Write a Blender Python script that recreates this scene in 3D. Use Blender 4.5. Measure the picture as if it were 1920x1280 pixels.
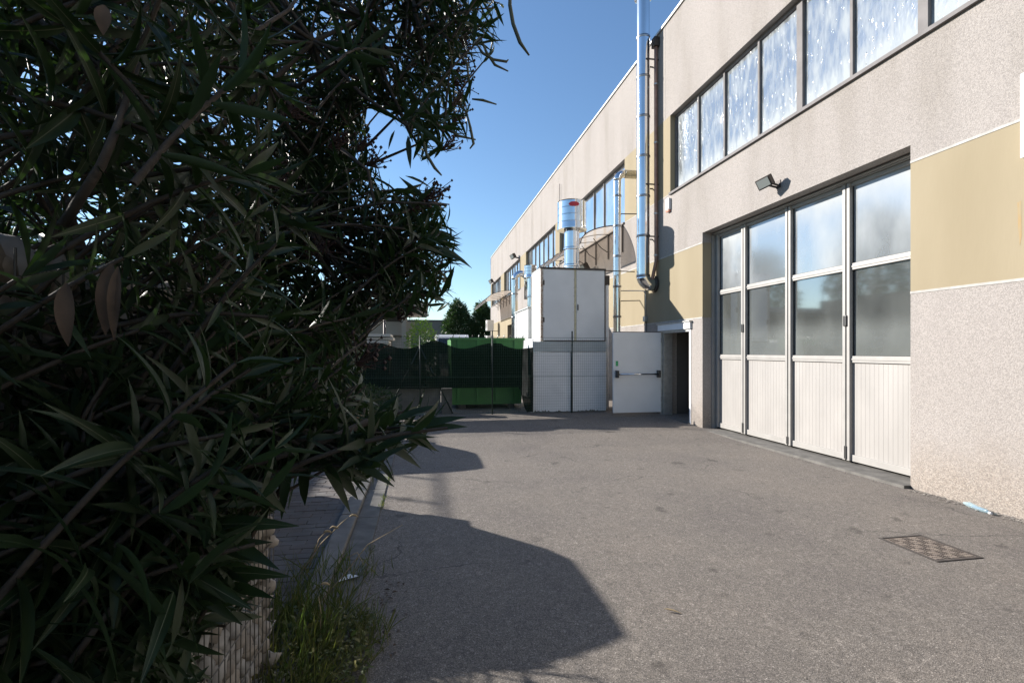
import bpy, bmesh, math, random
import numpy as np
from mathutils import Vector, Matrix, noise
R = math.radians
random.seed(7); rng = np.random.default_rng(11)
scn = bpy.context.scene
for o in list(bpy.data.objects): bpy.data.objects.remove(o, do_unlink=True)
COL = scn.collection

# ------------------------------------------------------------ camera, world, sun, exposure
CAMZ = 1.6; YAW = R(10.18); FPX = 947.0; CX, CY = 960.0, 658.0
cam = bpy.data.cameras.new('camera'); cam.sensor_width = 36; cam.lens = 36 * FPX / 1920
cam.shift_y = 18 / 1920; cam.clip_start = 0.02; cam.clip_end = 1500
camo = bpy.data.objects.new('camera', cam); COL.objects.link(camo)
camo.location = (0, 0, CAMZ); camo.rotation_euler = (R(90), 0, -YAW); scn.camera = camo
SUN_EL = R(23.1); SUN_AZ = R(56)          # azimuth to the left of +Y
sd = Vector((-math.sin(SUN_AZ) * math.cos(SUN_EL), math.cos(SUN_AZ) * math.cos(SUN_EL), math.sin(SUN_EL)))
w = bpy.data.worlds.new('World'); scn.world = w; w.use_nodes = True
nt = w.node_tree; nt.nodes.clear()
sky = nt.nodes.new('ShaderNodeTexSky'); sky.sky_type = 'NISHITA'; sky.sun_disc = False
sky.sun_elevation = SUN_EL; sky.sun_rotation = -SUN_AZ; sky.air_density = 1.15; sky.dust_density = 0.1; sky.ozone_density = 4.5
bg = nt.nodes.new('ShaderNodeBackground'); bg.inputs[1].default_value = 0.085
wo = nt.nodes.new('ShaderNodeOutputWorld'); nt.links.new(sky.outputs[0], bg.inputs[0]); nt.links.new(bg.outputs[0], wo.inputs[0])
sl = bpy.data.lights.new('sun', 'SUN'); sl.energy = 4.8; sl.angle = R(0.53); sl.color = (1, 0.945, 0.875)
so = bpy.data.objects.new('sun', sl); COL.objects.link(so); so.rotation_euler = (-sd).to_track_quat('-Z', 'Y').to_euler(); so.location = (-20, 20, 20)
scn.view_settings.view_transform = 'Standard'; scn.view_settings.look = 'None'
scn.view_settings.gamma = 1; scn.view_settings.use_curve_mapping = False; scn.view_settings.exposure = 1.2
scn.render.engine = 'CYCLES'
scn.cycles.transparent_max_bounces = 24; scn.cycles.max_bounces = 8

# ------------------------------------------------------------ materials
def M(name, col, rough=0.6, metal=0.0, spec=0.5, var=0.0, vscale=3.0, col2=None, bump=0.0, bscale=40.0, bdist=0.01, stretch=None, detail=5):
    m = bpy.data.materials.new(name); m.use_nodes = True
    n = m.node_tree.nodes; l = m.node_tree.links; p = n['Principled BSDF']
    p.inputs['Base Color'].default_value = (*col, 1); p.inputs['Roughness'].default_value = rough
    p.inputs['Metallic'].default_value = metal; p.inputs['Specular IOR Level'].default_value = spec
    tc = n.new('ShaderNodeNewGeometry'); vec = tc.outputs['Position']
    if stretch:
        mp = n.new('ShaderNodeMapping'); mp.inputs['Scale'].default_value = stretch; l.new(vec, mp.inputs[0]); vec = mp.outputs[0]
    if col2 is not None or var > 0:
        ns = n.new('ShaderNodeTexNoise'); ns.inputs['Scale'].default_value = vscale; ns.inputs['Detail'].default_value = detail; l.new(vec, ns.inputs[0])
        rp = n.new('ShaderNodeValToRGB'); rp.color_ramp.elements[0].position = 0.35; rp.color_ramp.elements[1].position = 0.68
        c2 = col2 if col2 is not None else tuple(c * (1 - var) for c in col)
        rp.color_ramp.elements[0].color = (*c2, 1); rp.color_ramp.elements[1].color = (*col, 1)
        l.new(ns.outputs[0], rp.inputs[0]); l.new(rp.outputs[0], p.inputs['Base Color'])
    if bump > 0:
        nb = n.new('ShaderNodeTexNoise'); nb.inputs['Scale'].default_value = bscale; nb.inputs['Detail'].default_value = 4; l.new(vec, nb.inputs[0])
        b = n.new('ShaderNodeBump'); b.inputs['Strength'].default_value = bump; b.inputs['Distance'].default_value = bdist
        l.new(nb.outputs[0], b.inputs['Height']); l.new(b.outputs[0], p.inputs['Normal'])
    return m
def nodes(m): return m.node_tree.nodes, m.node_tree.links, m.node_tree.nodes['Principled BSDF']
def ramp(n, pts):
    r = n.new('ShaderNodeValToRGB'); e = r.color_ramp.elements
    while len(e) < len(pts): e.new(0.5)
    for q, (pos, c) in zip(e, pts): q.position = pos; q.color = (*c, 1) if len(c) == 3 else c
    return r
def mixc(n, l, a, b, fac, mode='MIX'):
    x = n.new('ShaderNodeMix'); x.data_type = 'RGBA'; x.blend_type = mode
    for s, v in ((x.inputs[0], fac), (x.inputs[6], a), (x.inputs[7], b)):
        if isinstance(v, (int, float)): s.default_value = v
        elif isinstance(v, tuple): s.default_value = (*v, 1)
        else: l.new(v, s)
    return x.outputs[2]
def g(v): return (v, v, v)

def aggregate(name, base, low):     # pebble-dash wall: stone chips with relief
    m = M(name, base, 0.9, spec=0.25); n, l, p = nodes(m)
    geo = n.new('ShaderNodeNewGeometry'); pos = geo.outputs['Position']
    v = n.new('ShaderNodeTexVoronoi'); v.inputs['Scale'].default_value = 105; l.new(pos, v.inputs[0])
    sep = n.new('ShaderNodeSeparateColor'); l.new(v.outputs['Color'], sep.inputs[0])
    r1 = ramp(n, [(0, tuple(c * .80 for c in base)), (.5, base), (1, tuple(min(1, c * 1.16) for c in base))]); l.new(sep.outputs[0], r1.inputs[0])
    r1b = ramp(n, [(0, (low[0]*.55, low[1]*.5, low[2]*.45)), (.45, low), (.75, (low[0]*1.5, low[1]*1.45, low[2]*1.4)), (1, (.38, .34, .29))]); l.new(sep.outputs[1], r1b.inputs[0])
    # more exposed stone low down, ragged edge
    sz = n.new('ShaderNodeSeparateXYZ'); l.new(pos, sz.inputs[0])
    ns = n.new('ShaderNodeTexNoise'); ns.inputs['Scale'].default_value = 2.3; ns.inputs['Detail'].default_value = 6; l.new(pos, ns.inputs[0])
    ad = n.new('ShaderNodeMath'); ad.operation = 'MULTIPLY_ADD'; ad.inputs[1].default_value = -0.9; l.new(ns.outputs[0], ad.inputs[0]); l.new(sz.outputs[2], ad.inputs[2])
    mr = n.new('ShaderNodeMapRange'); mr.inputs[1].default_value = -0.35; mr.inputs[2].default_value = 0.35; mr.inputs[3].default_value = 0.55; mr.inputs[4].default_value = 0.0; l.new(ad.outputs[0], mr.inputs[0])
    c = mixc(n, l, r1.outputs[0], r1b.outputs[0], mr.outputs[0])
    n2 = n.new('ShaderNodeTexNoise'); n2.inputs['Scale'].default_value = 0.7; n2.inputs['Detail'].default_value = 8
    mp = n.new('ShaderNodeMapping'); mp.inputs['Scale'].default_value = (1, 1.6, .35); l.new(pos, mp.inputs[0]); l.new(mp.outputs[0], n2.inputs[0])
    r2 = ramp(n, [(.28, (.80, .79, .76)), (.48, g(.98)), (.65, g(1.04))]); l.new(n2.outputs[0], r2.inputs[0])
    c = mixc(n, l, c, r2.outputs[0], 1.0, 'MULTIPLY'); l.new(c, p.inputs['Base Color'])
    inv = n.new('ShaderNodeMath'); inv.operation = 'SUBTRACT'; inv.inputs[0].default_value = 1; l.new(v.outputs['Distance'], inv.inputs[1])
    b = n.new('ShaderNodeBump'); b.inputs['Strength'].default_value = 0.45; b.inputs['Distance'].default_value = 0.006
    l.new(inv.outputs[0], b.inputs['Height']); l.new(b.outputs[0], p.inputs['Normal'])
    return m
m_agg = aggregate('pebble_render', (.275, .251, .233), (.205, .172, .14))

def asphalt_mat():
    m = M('asphalt', (.1, .1, .1), 0.9, spec=0.3); n, l, p = nodes(m)
    pos = n.new('ShaderNodeNewGeometry').outputs['Position']
    v = n.new('ShaderNodeTexVoronoi'); v.inputs['Scale'].default_value = 190; l.new(pos, v.inputs[0])
    s = n.new('ShaderNodeSeparateColor'); l.new(v.outputs['Color'], s.inputs[0])
    r1 = ramp(n, [(0, (.086, .078, .071)), (.5, (.160, .142, .126)), (.86, (.205, .183, .161)), (.98, (.28, .25, .225)), (1, (.38, .345, .31))]); l.new(s.outputs[0], r1.inputs[0])
    v2 = n.new('ShaderNodeTexVoronoi'); v2.inputs['Scale'].default_value = 34; l.new(pos, v2.inputs[0])
    s2 = n.new('ShaderNodeSeparateColor'); l.new(v2.outputs['Color'], s2.inputs[0])
    r1b = ramp(n, [(0, g(.9)), (.9, g(1.05)), (1, g(1.25))]); l.new(s2.outputs[1], r1b.inputs[0])
    ns = n.new('ShaderNodeTexNoise'); ns.inputs['Scale'].default_value = .8; ns.inputs['Detail'].default_value = 9; ns.inputs['Roughness'].default_value = .65; l.new(pos, ns.inputs[0])
    r2 = ramp(n, [(.3, (.84, .83, .84)), (.5, (1.0, .99, .97)), (.7, (1.12, 1.09, 1.05))]); l.new(ns.outputs[0], r2.inputs[0])
    c = mixc(n, l, r1.outputs[0], r1b.outputs[0], 1.0, 'MULTIPLY'); c = mixc(n, l, c, r2.outputs[0], 1.0, 'MULTIPLY')
    # faint darker oil spots
    n3 = n.new('ShaderNodeTexNoise'); n3.inputs['Scale'].default_value = 3.5; n3.inputs['Detail'].default_value = 3; l.new(pos, n3.inputs[0])
    r3 = ramp(n, [(.27, g(.6)), (.36, g(1.0))]); l.new(n3.outputs[0], r3.inputs[0]); c = mixc(n, l, c, r3.outputs[0], 1.0, 'MULTIPLY')
    wn = n.new('ShaderNodeTexNoise'); wn.inputs['Scale'].default_value = 2.4; wn.inputs['Detail'].default_value = 4; l.new(pos, wn.inputs[0])
    wp = mixc(n, l, pos, wn.outputs['Color'], .28)
    vc = n.new('ShaderNodeTexVoronoi'); vc.feature = 'DISTANCE_TO_EDGE'; vc.inputs['Scale'].default_value = .62; l.new(wp, vc.inputs[0])
    cm = n.new('ShaderNodeTexNoise'); cm.inputs['Scale'].default_value = .45; l.new(pos, cm.inputs[0])
    cw = n.new('ShaderNodeMapRange'); cw.inputs[1].default_value = .5; cw.inputs[2].default_value = .6; cw.inputs[3].default_value = 0; cw.inputs[4].default_value = .0035; l.new(cm.outputs[0], cw.inputs[0])
    lt = n.new('ShaderNodeMath'); lt.operation = 'LESS_THAN'; l.new(vc.outputs['Distance'], lt.inputs[0]); l.new(cw.outputs[0], lt.inputs[1])
    ck = n.new('ShaderNodeMath'); ck.operation = 'MULTIPLY'; ck.inputs[1].default_value = .55; l.new(lt.outputs[0], ck.inputs[0])
    c = mixc(n, l, c, (.035, .033, .03), ck.outputs[0])
    l.new(c, p.inputs['Base Color'])
    b = n.new('ShaderNodeBump'); b.inputs['Strength'].default_value = .45; b.inputs['Distance'].default_value = .004
    l.new(v.outputs['Distance'], b.inputs['Height']); l.new(b.outputs[0], p.inputs['Normal'])
    return m
m_asph = asphalt_mat()

def glass_mat(name, gloss=.5, rough=.03, dust=(.2, .6), streak=False, tint=(.45, .52, .55), hazecol=(.62, .66, .7), bump=.0, bs=30, sparkle=False, glow_grime=None, dscale=None):
    m = bpy.data.materials.new(name); m.use_nodes = True; n = m.node_tree.nodes; l = m.node_tree.links; n.clear()
    out = n.new('ShaderNodeOutputMaterial')
    pos = n.new('ShaderNodeNewGeometry').outputs['Position']
    tr = n.new('ShaderNodeBsdfTransparent'); tr.inputs[0].default_value = (*tint, 1)
    gl = n.new('ShaderNodeBsdfGlossy'); gl.inputs['Roughness'].default_value = rough; gl.inputs[0].default_value = (.9, .95, 1, 1)
    if bump > 0:
        mp = n.new('ShaderNodeMapping'); mp.inputs['Scale'].default_value = (1, 1, .45); l.new(pos, mp.inputs[0])
        nb = n.new('ShaderNodeTexNoise'); nb.inputs['Scale'].default_value = bs; nb.inputs['Detail'].default_value = 2; l.new(mp.outputs[0], nb.inputs[0])
        bp = n.new('ShaderNodeBump'); bp.inputs['Strength'].default_value = bump; bp.inputs['Distance'].default_value = .01
        l.new(nb.outputs[0], bp.inputs['Height']); l.new(bp.outputs[0], gl.inputs['Normal'])
    a = n.new('ShaderNodeMixShader'); a.inputs[0].default_value = gloss; l.new(tr.outputs[0], a.inputs[1]); l.new(gl.outputs[0], a.inputs[2])
    df = n.new('ShaderNodeBsdfDiffuse'); df.inputs[0].default_value = (*hazecol, 1)
    mp2 = n.new('ShaderNodeMapping'); mp2.inputs['Scale'].default_value = (1, 1, .3 if streak else .6); l.new(pos, mp2.inputs[0])
    nd = n.new('ShaderNodeTexNoise'); nd.inputs['Scale'].default_value = dscale or (9 if streak else 1.7); nd.inputs['Detail'].default_value = 5; l.new(mp2.outputs[0], nd.inputs[0])
    mr = n.new('ShaderNodeMapRange'); mr.inputs[1].default_value = .4; mr.inputs[2].default_value = .7; mr.inputs[3].default_value = dust[0]; mr.inputs[4].default_value = dust[1]; l.new(nd.outputs[0], mr.inputs[0])
    fac = mr.outputs[0]
    if glow_grime:       # height gradient of pale film: sill dirt, plus painted glow and reflection
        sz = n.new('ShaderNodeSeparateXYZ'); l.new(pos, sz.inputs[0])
        gm = n.new('ShaderNodeMapRange'); gm.interpolation_type = 'SMOOTHSTEP'; gm.inputs[1].default_value = glow_grime[0]; gm.inputs[2].default_value = glow_grime[1]; gm.inputs[3].default_value = glow_grime[2]; gm.inputs[4].default_value = 0; l.new(sz.outputs[2], gm.inputs[0])
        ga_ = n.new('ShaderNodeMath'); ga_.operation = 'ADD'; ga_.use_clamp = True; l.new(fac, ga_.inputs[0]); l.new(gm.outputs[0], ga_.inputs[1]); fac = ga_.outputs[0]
    b = n.new('ShaderNodeMixShader'); l.new(fac, b.inputs[0]); l.new(a.outputs[0], b.inputs[1]); l.new(df.outputs[0], b.inputs[2])
    last = b
    if sparkle:     # dried drips of old film: rough, crinkled, shiny
        g2 = n.new('ShaderNodeBsdfGlossy'); g2.inputs['Roughness'].default_value = .2; g2.inputs[0].default_value = (1, .98, .95, 1)
        v = n.new('ShaderNodeTexVoronoi'); v.inputs['Scale'].default_value = 14; v.inputs['Randomness'].default_value = 1
        mp3 = n.new('ShaderNodeMapping'); mp3.inputs['Scale'].default_value = (1, 1.5, .42); l.new(pos, mp3.inputs[0]); l.new(mp3.outputs[0], v.inputs[0])
        n4 = n.new('ShaderNodeTexNoise'); n4.inputs['Scale'].default_value = 2.2; n4.inputs['Detail'].default_value = 3; l.new(pos, n4.inputs[0])
        n5 = n.new('ShaderNodeTexNoise'); n5.inputs['Scale'].default_value = 45; n5.inputs['Detail'].default_value = 2; l.new(mp3.outputs[0], n5.inputs[0])
        bp2 = n.new('ShaderNodeBump'); bp2.inputs['Strength'].default_value = 1; bp2.inputs['Distance'].default_value = .035
        l.new(n5.outputs[0], bp2.inputs['Height']); l.new(bp2.outputs[0], g2.inputs['Normal'])
        s = n.new('ShaderNodeMath'); s.operation = 'MULTIPLY_ADD'; s.inputs[1].default_value = -.55; l.new(n4.outputs[0], s.inputs[0]); l.new(v.outputs['Distance'], s.inputs[2])
        mr2 = n.new('ShaderNodeMapRange'); mr2.inputs[1].default_value = -.06; mr2.inputs[2].default_value = -.16; mr2.inputs[3].default_value = 0; mr2.inputs[4].default_value = .6; l.new(s.outputs[0], mr2.inputs[0])
        c = n.new('ShaderNodeMixShader'); l.new(mr2.outputs[0], c.inputs[0]); l.new(last.outputs[0], c.inputs[1]); l.new(g2.outputs[0], c.inputs[2]); last = c
    l.new(last.outputs[0], out.inputs[0])
    return m
m_glass_top = glass_mat('hazy_glass', .5, .1, (.3, .9), tint=(.3, .36, .4), hazecol=(.33, .35, .36), dscale=1.1, glow_grime=(4.1, 3.5, .45))  # sky glare on the upper panes painted as haze, paler towards the top
m_glass_low = glass_mat('dusty_glass', .42, .05, (.2, .36), tint=(.25, .28, .28), hazecol=(.21, .225, .215), glow_grime=(1.85, 2.15, .22))  # paler below: reflection of a light wall painted into the film
m_glass_win = glass_mat('streaked_glass', .45, .06, (.3, .85), streak=True, tint=(.2, .25, .3), hazecol=(.31, .335, .35), bump=.15, bs=25, sparkle=True, glow_grime=(5.25, 5.75, .6))  # paler foot: sill dirt plus a glow painted into the haze colour
m_glass_far = glass_mat('clear_glass', .75, .05, (.05, .2), tint=(.3, .36, .4))
m_cream = M('cream_paint', (.275, .232, .158), .85, spec=.2, col2=(.240, .200, .132), vscale=1.3, bump=.15, bscale=25, stretch=(1, 1, .25))
m_joint = M('joint_sealant', (.36, .345, .32), .7, var=.25, vscale=12)
m_cap = M('parapet_cap_metal', (.45, .45, .44), .45, metal=.4)
m_alu = M('aluminium_frame', (.31, .298, .28), .5, metal=.05, var=.12, vscale=6)
m_alu_dark = M('window_frame_grey', (.19, .178, .175), .7, spec=.15, var=.2, vscale=6)
m_gasket = M('rubber_gasket', (.02, .02, .02), .6)
m_panel = M('gate_panel_paint', (.315, .298, .28), .55, var=.14, vscale=2.2, stretch=(1, 1, .5))
m_conc = M('concrete', (.155, .147, .134), .9, var=.4, vscale=6, bump=.5, bscale=60, bdist=.006)
m_conc_l = M('pale_concrete', (.20, .188, .172), .9, var=.35, vscale=5, bump=.4, bscale=50, bdist=.006)
m_steel = M('stainless_steel', (.78, .79, .8), .13, metal=1, var=.12, vscale=2.5, bump=.06, bscale=9, bdist=.02, stretch=(1, 1, .6))
m_steel_d = M('dull_steel', (.38, .38, .39), .35, metal=1, var=.3, vscale=9)
m_galv = M('galvanised_steel', (.5, .51, .5), .45, metal=.8, var=.2, vscale=12)
m_copper = M('weathered_copper', (.36, .22, .17), .5, metal=.45, var=.35, vscale=7)
m_white = M('white_sheet', (.80, .80, .80), .5, var=.1, vscale=2.5)
m_offwhite = M('aged_white_panel', (.76, .76, .75), .55, col2=(.68, .68, .67), vscale=1.6, bump=.1, bscale=8)
m_foam = M('yellowed_edge', (.62, .56, .38), .8, var=.3, vscale=14)
m_rustw = M('rust_spotted_paint', (.60, .56, .48), .7, col2=(.24, .12, .06), vscale=26)
m_black = M('black_plastic', (.02, .02, .02), .4)
m_dark = M('dark_bracket', (.07, .06, .055), .5, metal=.5, var=.3, vscale=20)
m_red = M('red_plastic', (.55, .03, .03), .4)
m_redst = M('red_sticker', (.65, .035, .05), .4, var=.3, vscale=60)
m_pink = M('red_print', (.28, .03, .13), .5)
m_rust = M('rusty_iron', (.17, .14, .115), .8, metal=.0, col2=(.125, .10, .085), vscale=18, bump=.4, bscale=80)
m_green = M('green_paint', (.055, .22, .045), .5, col2=(.045, .17, .04), vscale=3)
m_fpost = M('dark_green_post', (.010, .022, .017), .5)
m_wire = M('plastic_coated_wire', (.03, .07, .05), .5)
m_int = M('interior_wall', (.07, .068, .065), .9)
m_ac = M('appliance_white', (.70, .69, .66), .5)
m_carb = M('car_paint_dark', (.012, .014, .02), .22, spec=.6)
m_carg = M('car_paint_graphite', (.03, .03, .034), .25, spec=.6)
m_carw = M('van_white_paint', (.72, .73, .74), .3)
m_carglass = M('car_glass', (.01, .012, .015), .03, spec=1.0)
m_tyre = M('tyre_rubber', (.02, .02, .02), .8)
m_rim = M('alloy_rim', (.5, .5, .52), .3, metal=.9)
m_tail = M('tail_lamp_red', (.4, .01, .01), .15)
m_head = M('lamp_clear', (.6, .62, .65), .1)
m_plate = M('plate_white', (.7, .7, .68), .4)
m_ink = M('plate_ink', (.02, .02, .02), .5)
m_soil = M('soil', (.07, .055, .04), .95, var=.5, vscale=9, bump=.6, bscale=30)
m_stone = M('gabion_stone', (.32, .285, .245), .8, col2=(.19, .17, .15), vscale=7, bump=.2, bscale=40)
m_stone2 = M('gabion_stone_grey', (.32, .31, .30), .8, var=.4, vscale=11)
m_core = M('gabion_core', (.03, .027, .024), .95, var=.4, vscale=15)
m_paver = M('paver_concrete', (.13, .12, .115), .9, var=.35, vscale=4, bump=.5, bscale=90, bdist=.004)
m_paver2 = M('paver_concrete_reddish', (.125, .108, .10), .9, var=.3, vscale=4, bump=.5, bscale=90, bdist=.004)
m_sand = M('joint_sand', (.09, .08, .07), .95, var=.3, vscale=30)
m_bark = M('oleander_bark', (.055, .044, .034), .85, var=.4, vscale=25, bump=.5, bscale=60)
m_berry = M('dried_flower_bud', (.035, .016, .013), .7)
m_pod = M('seed_pod_skin', (.10, .10, .05), .6, var=.3, vscale=20)
m_dry = M('dry_leaf', (.10, .07, .05), .8, col2=(.05, .035, .025), vscale=30)
m_straw = M('dry_straw', (.36, .28, .17), .8)
m_bwall = M('far_wall_cream', (.36, .34, .29), .9, var=.12, vscale=.6)
m_bdark = M('far_wall_dark', (.10, .095, .085), .8, var=.2, vscale=1)
m_brown = M('far_wall_brown', (.19, .17, .14), .9, var=.2, vscale=.5)
m_fascia = M('roof_fascia', (.42, .36, .31), .7, var=.15, vscale=2)
m_rail = M('railing_steel', (.4, .4, .4), .5, metal=.6)

def leaf_mat(name, c1, c2, trans=.25, rough=.45):
    m = M(name, c1, rough, spec=.35); n, l, p = nodes(m)
    inf = n.new('ShaderNodeObjectInfo'); geo = n.new('ShaderNodeNewGeometry')
    ns = n.new('ShaderNodeTexNoise'); ns.inputs['Scale'].default_value = 14; l.new(geo.outputs['Position'], ns.inputs[0])
    r = ramp(n, [(.35, c1), (.68, c2)]); l.new(ns.outputs[0], r.inputs[0])
    # the pale underside of the leaf
    c = mixc(n, l, r.outputs[0], tuple(x * 1.4 + .008 for x in c1), geo.outputs['Backfacing']); l.new(c, p.inputs['Base Color'])
    t = n.new('ShaderNodeBsdfTranslucent'); l.new(mixc(n, l, c, (1.5, 1.9, .7), 1.0, 'MULTIPLY'), t.inputs[0])
    mx = n.new('ShaderNodeMixShader'); mx.inputs[0].default_value = trans
    p.inputs['Specular IOR Level'].default_value = .3; l.new(p.outputs[0], mx.inputs[1]); l.new(t.outputs[0], mx.inputs[2]); l.new(mx.outputs[0], n['Material Output'].inputs[0])
    return m
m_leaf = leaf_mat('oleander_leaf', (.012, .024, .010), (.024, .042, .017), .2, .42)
m_vein = M('leaf_midrib', (.09, .105, .06), .5)
m_weed = leaf_mat('weed_leaf', (.06, .085, .025), (.20, .17, .07), .25, .6)
m_tree = leaf_mat('dark_tree_leaf', (.022, .045, .014), (.05, .085, .03), .15, .5)
m_tree2 = leaf_mat('light_tree_leaf', (.13, .2, .03), (.22, .28, .06), .35, .5)
def net_mat():
    m = bpy.data.materials.new('shade_net'); m.use_nodes = True; n = m.node_tree.nodes; l = m.node_tree.links; n.clear()
    out = n.new('ShaderNodeOutputMaterial'); d = n.new('ShaderNodeBsdfDiffuse'); d.inputs[0].default_value = (.010, .019, .013, 1)
    t = n.new('ShaderNodeBsdfTransparent'); pos = n.new('ShaderNodeNewGeometry').outputs['Position']
    ns = n.new('ShaderNodeTexNoise'); ns.inputs['Scale'].default_value = 2.5; l.new(pos, ns.inputs[0])
    mr = n.new('ShaderNodeMapRange'); mr.inputs[1].default_value = .3; mr.inputs[2].default_value = .7; mr.inputs[3].default_value = .01; mr.inputs[4].default_value = .05; l.new(ns.outputs[0], mr.inputs[0])
    x = n.new('ShaderNodeMixShader'); l.new(mr.outputs[0], x.inputs[0]); l.new(d.outputs[0], x.inputs[1]); l.new(t.outputs[0], x.inputs[2]); l.new(x.outputs[0], out.inputs[0])
    return m
m_net = net_mat()
def smoked():
    m = bpy.data.materials.new('smoked_sheet'); m.use_nodes = True; n = m.node_tree.nodes; l = m.node_tree.links; n.clear()
    out = n.new('ShaderNodeOutputMaterial'); d = n.new('ShaderNodeBsdfTranslucent'); d.inputs[0].default_value = (.50, .42, .34, 1)
    t = n.new('ShaderNodeBsdfTransparent'); t.inputs[0].default_value = (.72, .64, .56, 1)
    gl = n.new('ShaderNodeBsdfGlossy'); gl.inputs['Roughness'].default_value = .15
    x = n.new('ShaderNodeMixShader'); x.inputs[0].default_value = .38; l.new(d.outputs[0], x.inputs[1]); l.new(t.outputs[0], x.inputs[2])
    y = n.new('ShaderNodeMixShader'); y.inputs[0].default_value = .12; l.new(x.outputs[0], y.inputs[1]); l.new(gl.outputs[0], y.inputs[2]); l.new(y.outputs[0], out.inputs[0])
    return m
m_smoke = smoked()
m_bottle = glass_mat('clear_plastic', .35, .08, (.05, .3), tint=(.75, .88, .92), hazecol=(.6, .75, .8))

# ------------------------------------------------------------ geometry helpers
class MB:
    def __init__(s): s.v = []; s.f = []; s.sm = []
    def add(s, vs, fs, smooth=False):
        k = len(s.v); s.v += [tuple(p) for p in vs]; s.f += [tuple(i + k for i in f) for f in fs]; s.sm += [smooth] * len(fs); return s
    def box(s, x0, x1, y0, y1, z0, z1, bev=0.0):
        if bev <= 0:
            v = [(x, y, z) for x in (x0, x1) for y in (y0, y1) for z in (z0, z1)]
            return s.add(v, [(0, 1, 3, 2), (4, 6, 7, 5), (0, 4, 5, 1), (2, 3, 7, 6), (0, 2, 6, 4), (1, 5, 7, 3)])
        b = bmesh.new(); bmesh.ops.create_cube(b, size=1)
        for q in b.verts: q.co = Vector(((x0 + x1) / 2 + q.co.x * (x1 - x0), (y0 + y1) / 2 + q.co.y * (y1 - y0), (z0 + z1) / 2 + q.co.z * (z1 - z0)))
        bmesh.ops.bevel(b, geom=list(b.edges), offset=bev, segments=2, affect='EDGES', profile=.7)
        b.verts.index_update(); s.add([q.co[:] for q in b.verts], [[q.index for q in f.verts] for f in b.faces]); b.free(); return s
    def bar(s, a, b, wd, h=None, up=(0, 0, 1)):
        a, b = Vector(a), Vector(b); d = (b - a).normalized(); u = Vector(up)
        if abs(d.dot(u)) > .98: u = Vector((1, 0, 0))
        r = d.cross(u).normalized(); u = r.cross(d); h = h or wd
        v = [p + r * sx * wd / 2 + u * sz * h / 2 for p in (a, b) for sx, sz in ((-1, -1), (1, -1), (1, 1), (-1, 1))]
        return s.add(v, [(0, 1, 2, 3), (7, 6, 5, 4), (0, 4, 5, 1), (1, 5, 6, 2), (2, 6, 7, 3), (3, 7, 4, 0)])
    def tube(s, pts, r, n=10, cap=True, smooth=True):
        pts = [Vector(p) for p in pts]; rs = r if isinstance(r, (list, tuple)) else [r] * len(pts)
        ref = None; vs = []; fs = []
        for i, p in enumerate(pts):
            t = (pts[min(i + 1, len(pts) - 1)] - pts[max(i - 1, 0)]).normalized()
            if ref is None: ref = t.orthogonal().normalized()
            ref = (ref - t * ref.dot(t)).normalized(); bi = t.cross(ref)
            for k in range(n): a = 2 * math.pi * k / n; vs.append(p + (ref * math.cos(a) + bi * math.sin(a)) * rs[i])
        for i in range(len(pts) - 1):
            for k in range(n): fs.append((i * n + k, i * n + (k + 1) % n, (i + 1) * n + (k + 1) % n, (i + 1) * n + k))
        s.add(vs, fs, smooth)
        if cap:
            k0 = len(s.v) - len(vs); s.f.append(tuple(range(k0 + n - 1, k0 - 1, -1))); s.f.append(tuple(k0 + (len(pts) - 1) * n + k for k in range(n))); s.sm += [False, False]
        return s
    def lathe(s, c, prof, n=28, axis='z', smooth=True):
        for (p0, p1) in zip(prof[:-1], prof[1:]):
            vs = []
            for (r, h) in (p0, p1):
                for k in range(n):
                    a = 2 * math.pi * k / n; x, y = r * math.cos(a), r * math.sin(a)
                    vs.append({'z': (c[0] + x, c[1] + y, c[2] + h), 'y': (c[0] + x, c[1] + h, c[2] + y), 'x': (c[0] + h, c[1] + x, c[2] + y)}[axis])
            s.add(vs, [(k, (k + 1) % n, n + (k + 1) % n, n + k) for k in range(n)], smooth)
        return s
    def quad(s, a, b, c, d): return s.add([a, b, c, d], [(0, 1, 2, 3)])
    def mesh(s, name, mat, off=(0, 0, 0)):
        me = bpy.data.meshes.new(name); me.from_pydata([(v[0] - off[0], v[1] - off[1], v[2] - off[2]) for v in s.v], [], s.f)
        me.polygons.foreach_set('use_smooth', s.sm); me.materials.append(mat); me.update(); return me
def wloc(o):
    v = Vector((0, 0, 0))
    while o is not None: v += o.location; o = o.parent
    return v
def obj(name, mb, mat, parent=None, loc=None, kind=None, label=None):
    off = loc if loc is not None else (tuple(wloc(parent)) if parent is not None else (0, 0, 0))
    if parent is not None and loc is None: pos = (0, 0, 0)
    elif parent is not None: pos = tuple(Vector(loc) - wloc(parent))
    else: pos = off
    o = bpy.data.objects.new(name, mb.mesh(name, mat, off)); COL.objects.link(o); o.location = pos
    if parent is not None: o.parent = parent
    if kind: o['kind'] = kind
    if label: o['label'] = label
    return o
def tag(o, label, cat, group=None):
    o['label'] = label; o['category'] = cat
    if group: o['group'] = group
    return o
def thing(name, label, cat, loc=(0, 0, 0), group=None):
    o = bpy.data.objects.new(name, None); COL.objects.link(o); o.location = loc; o.empty_display_size = .2
    return tag(o, label, cat, group)
def struct(name, mb, mat):
    o = obj(name, mb, mat); o['kind'] = 'structure'; return o
def dup(root, loc, rz, label):
    def cp(o, par):
        c = o.copy(); COL.objects.link(c)
        if par is not None: c.parent = par
        for ch in [x for x in bpy.data.objects if x.parent == o]: cp(ch, c)
        return c
    r = cp(root, None); r.location = loc; r.rotation_euler = (0, 0, rz); r['label'] = label; return r
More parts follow.
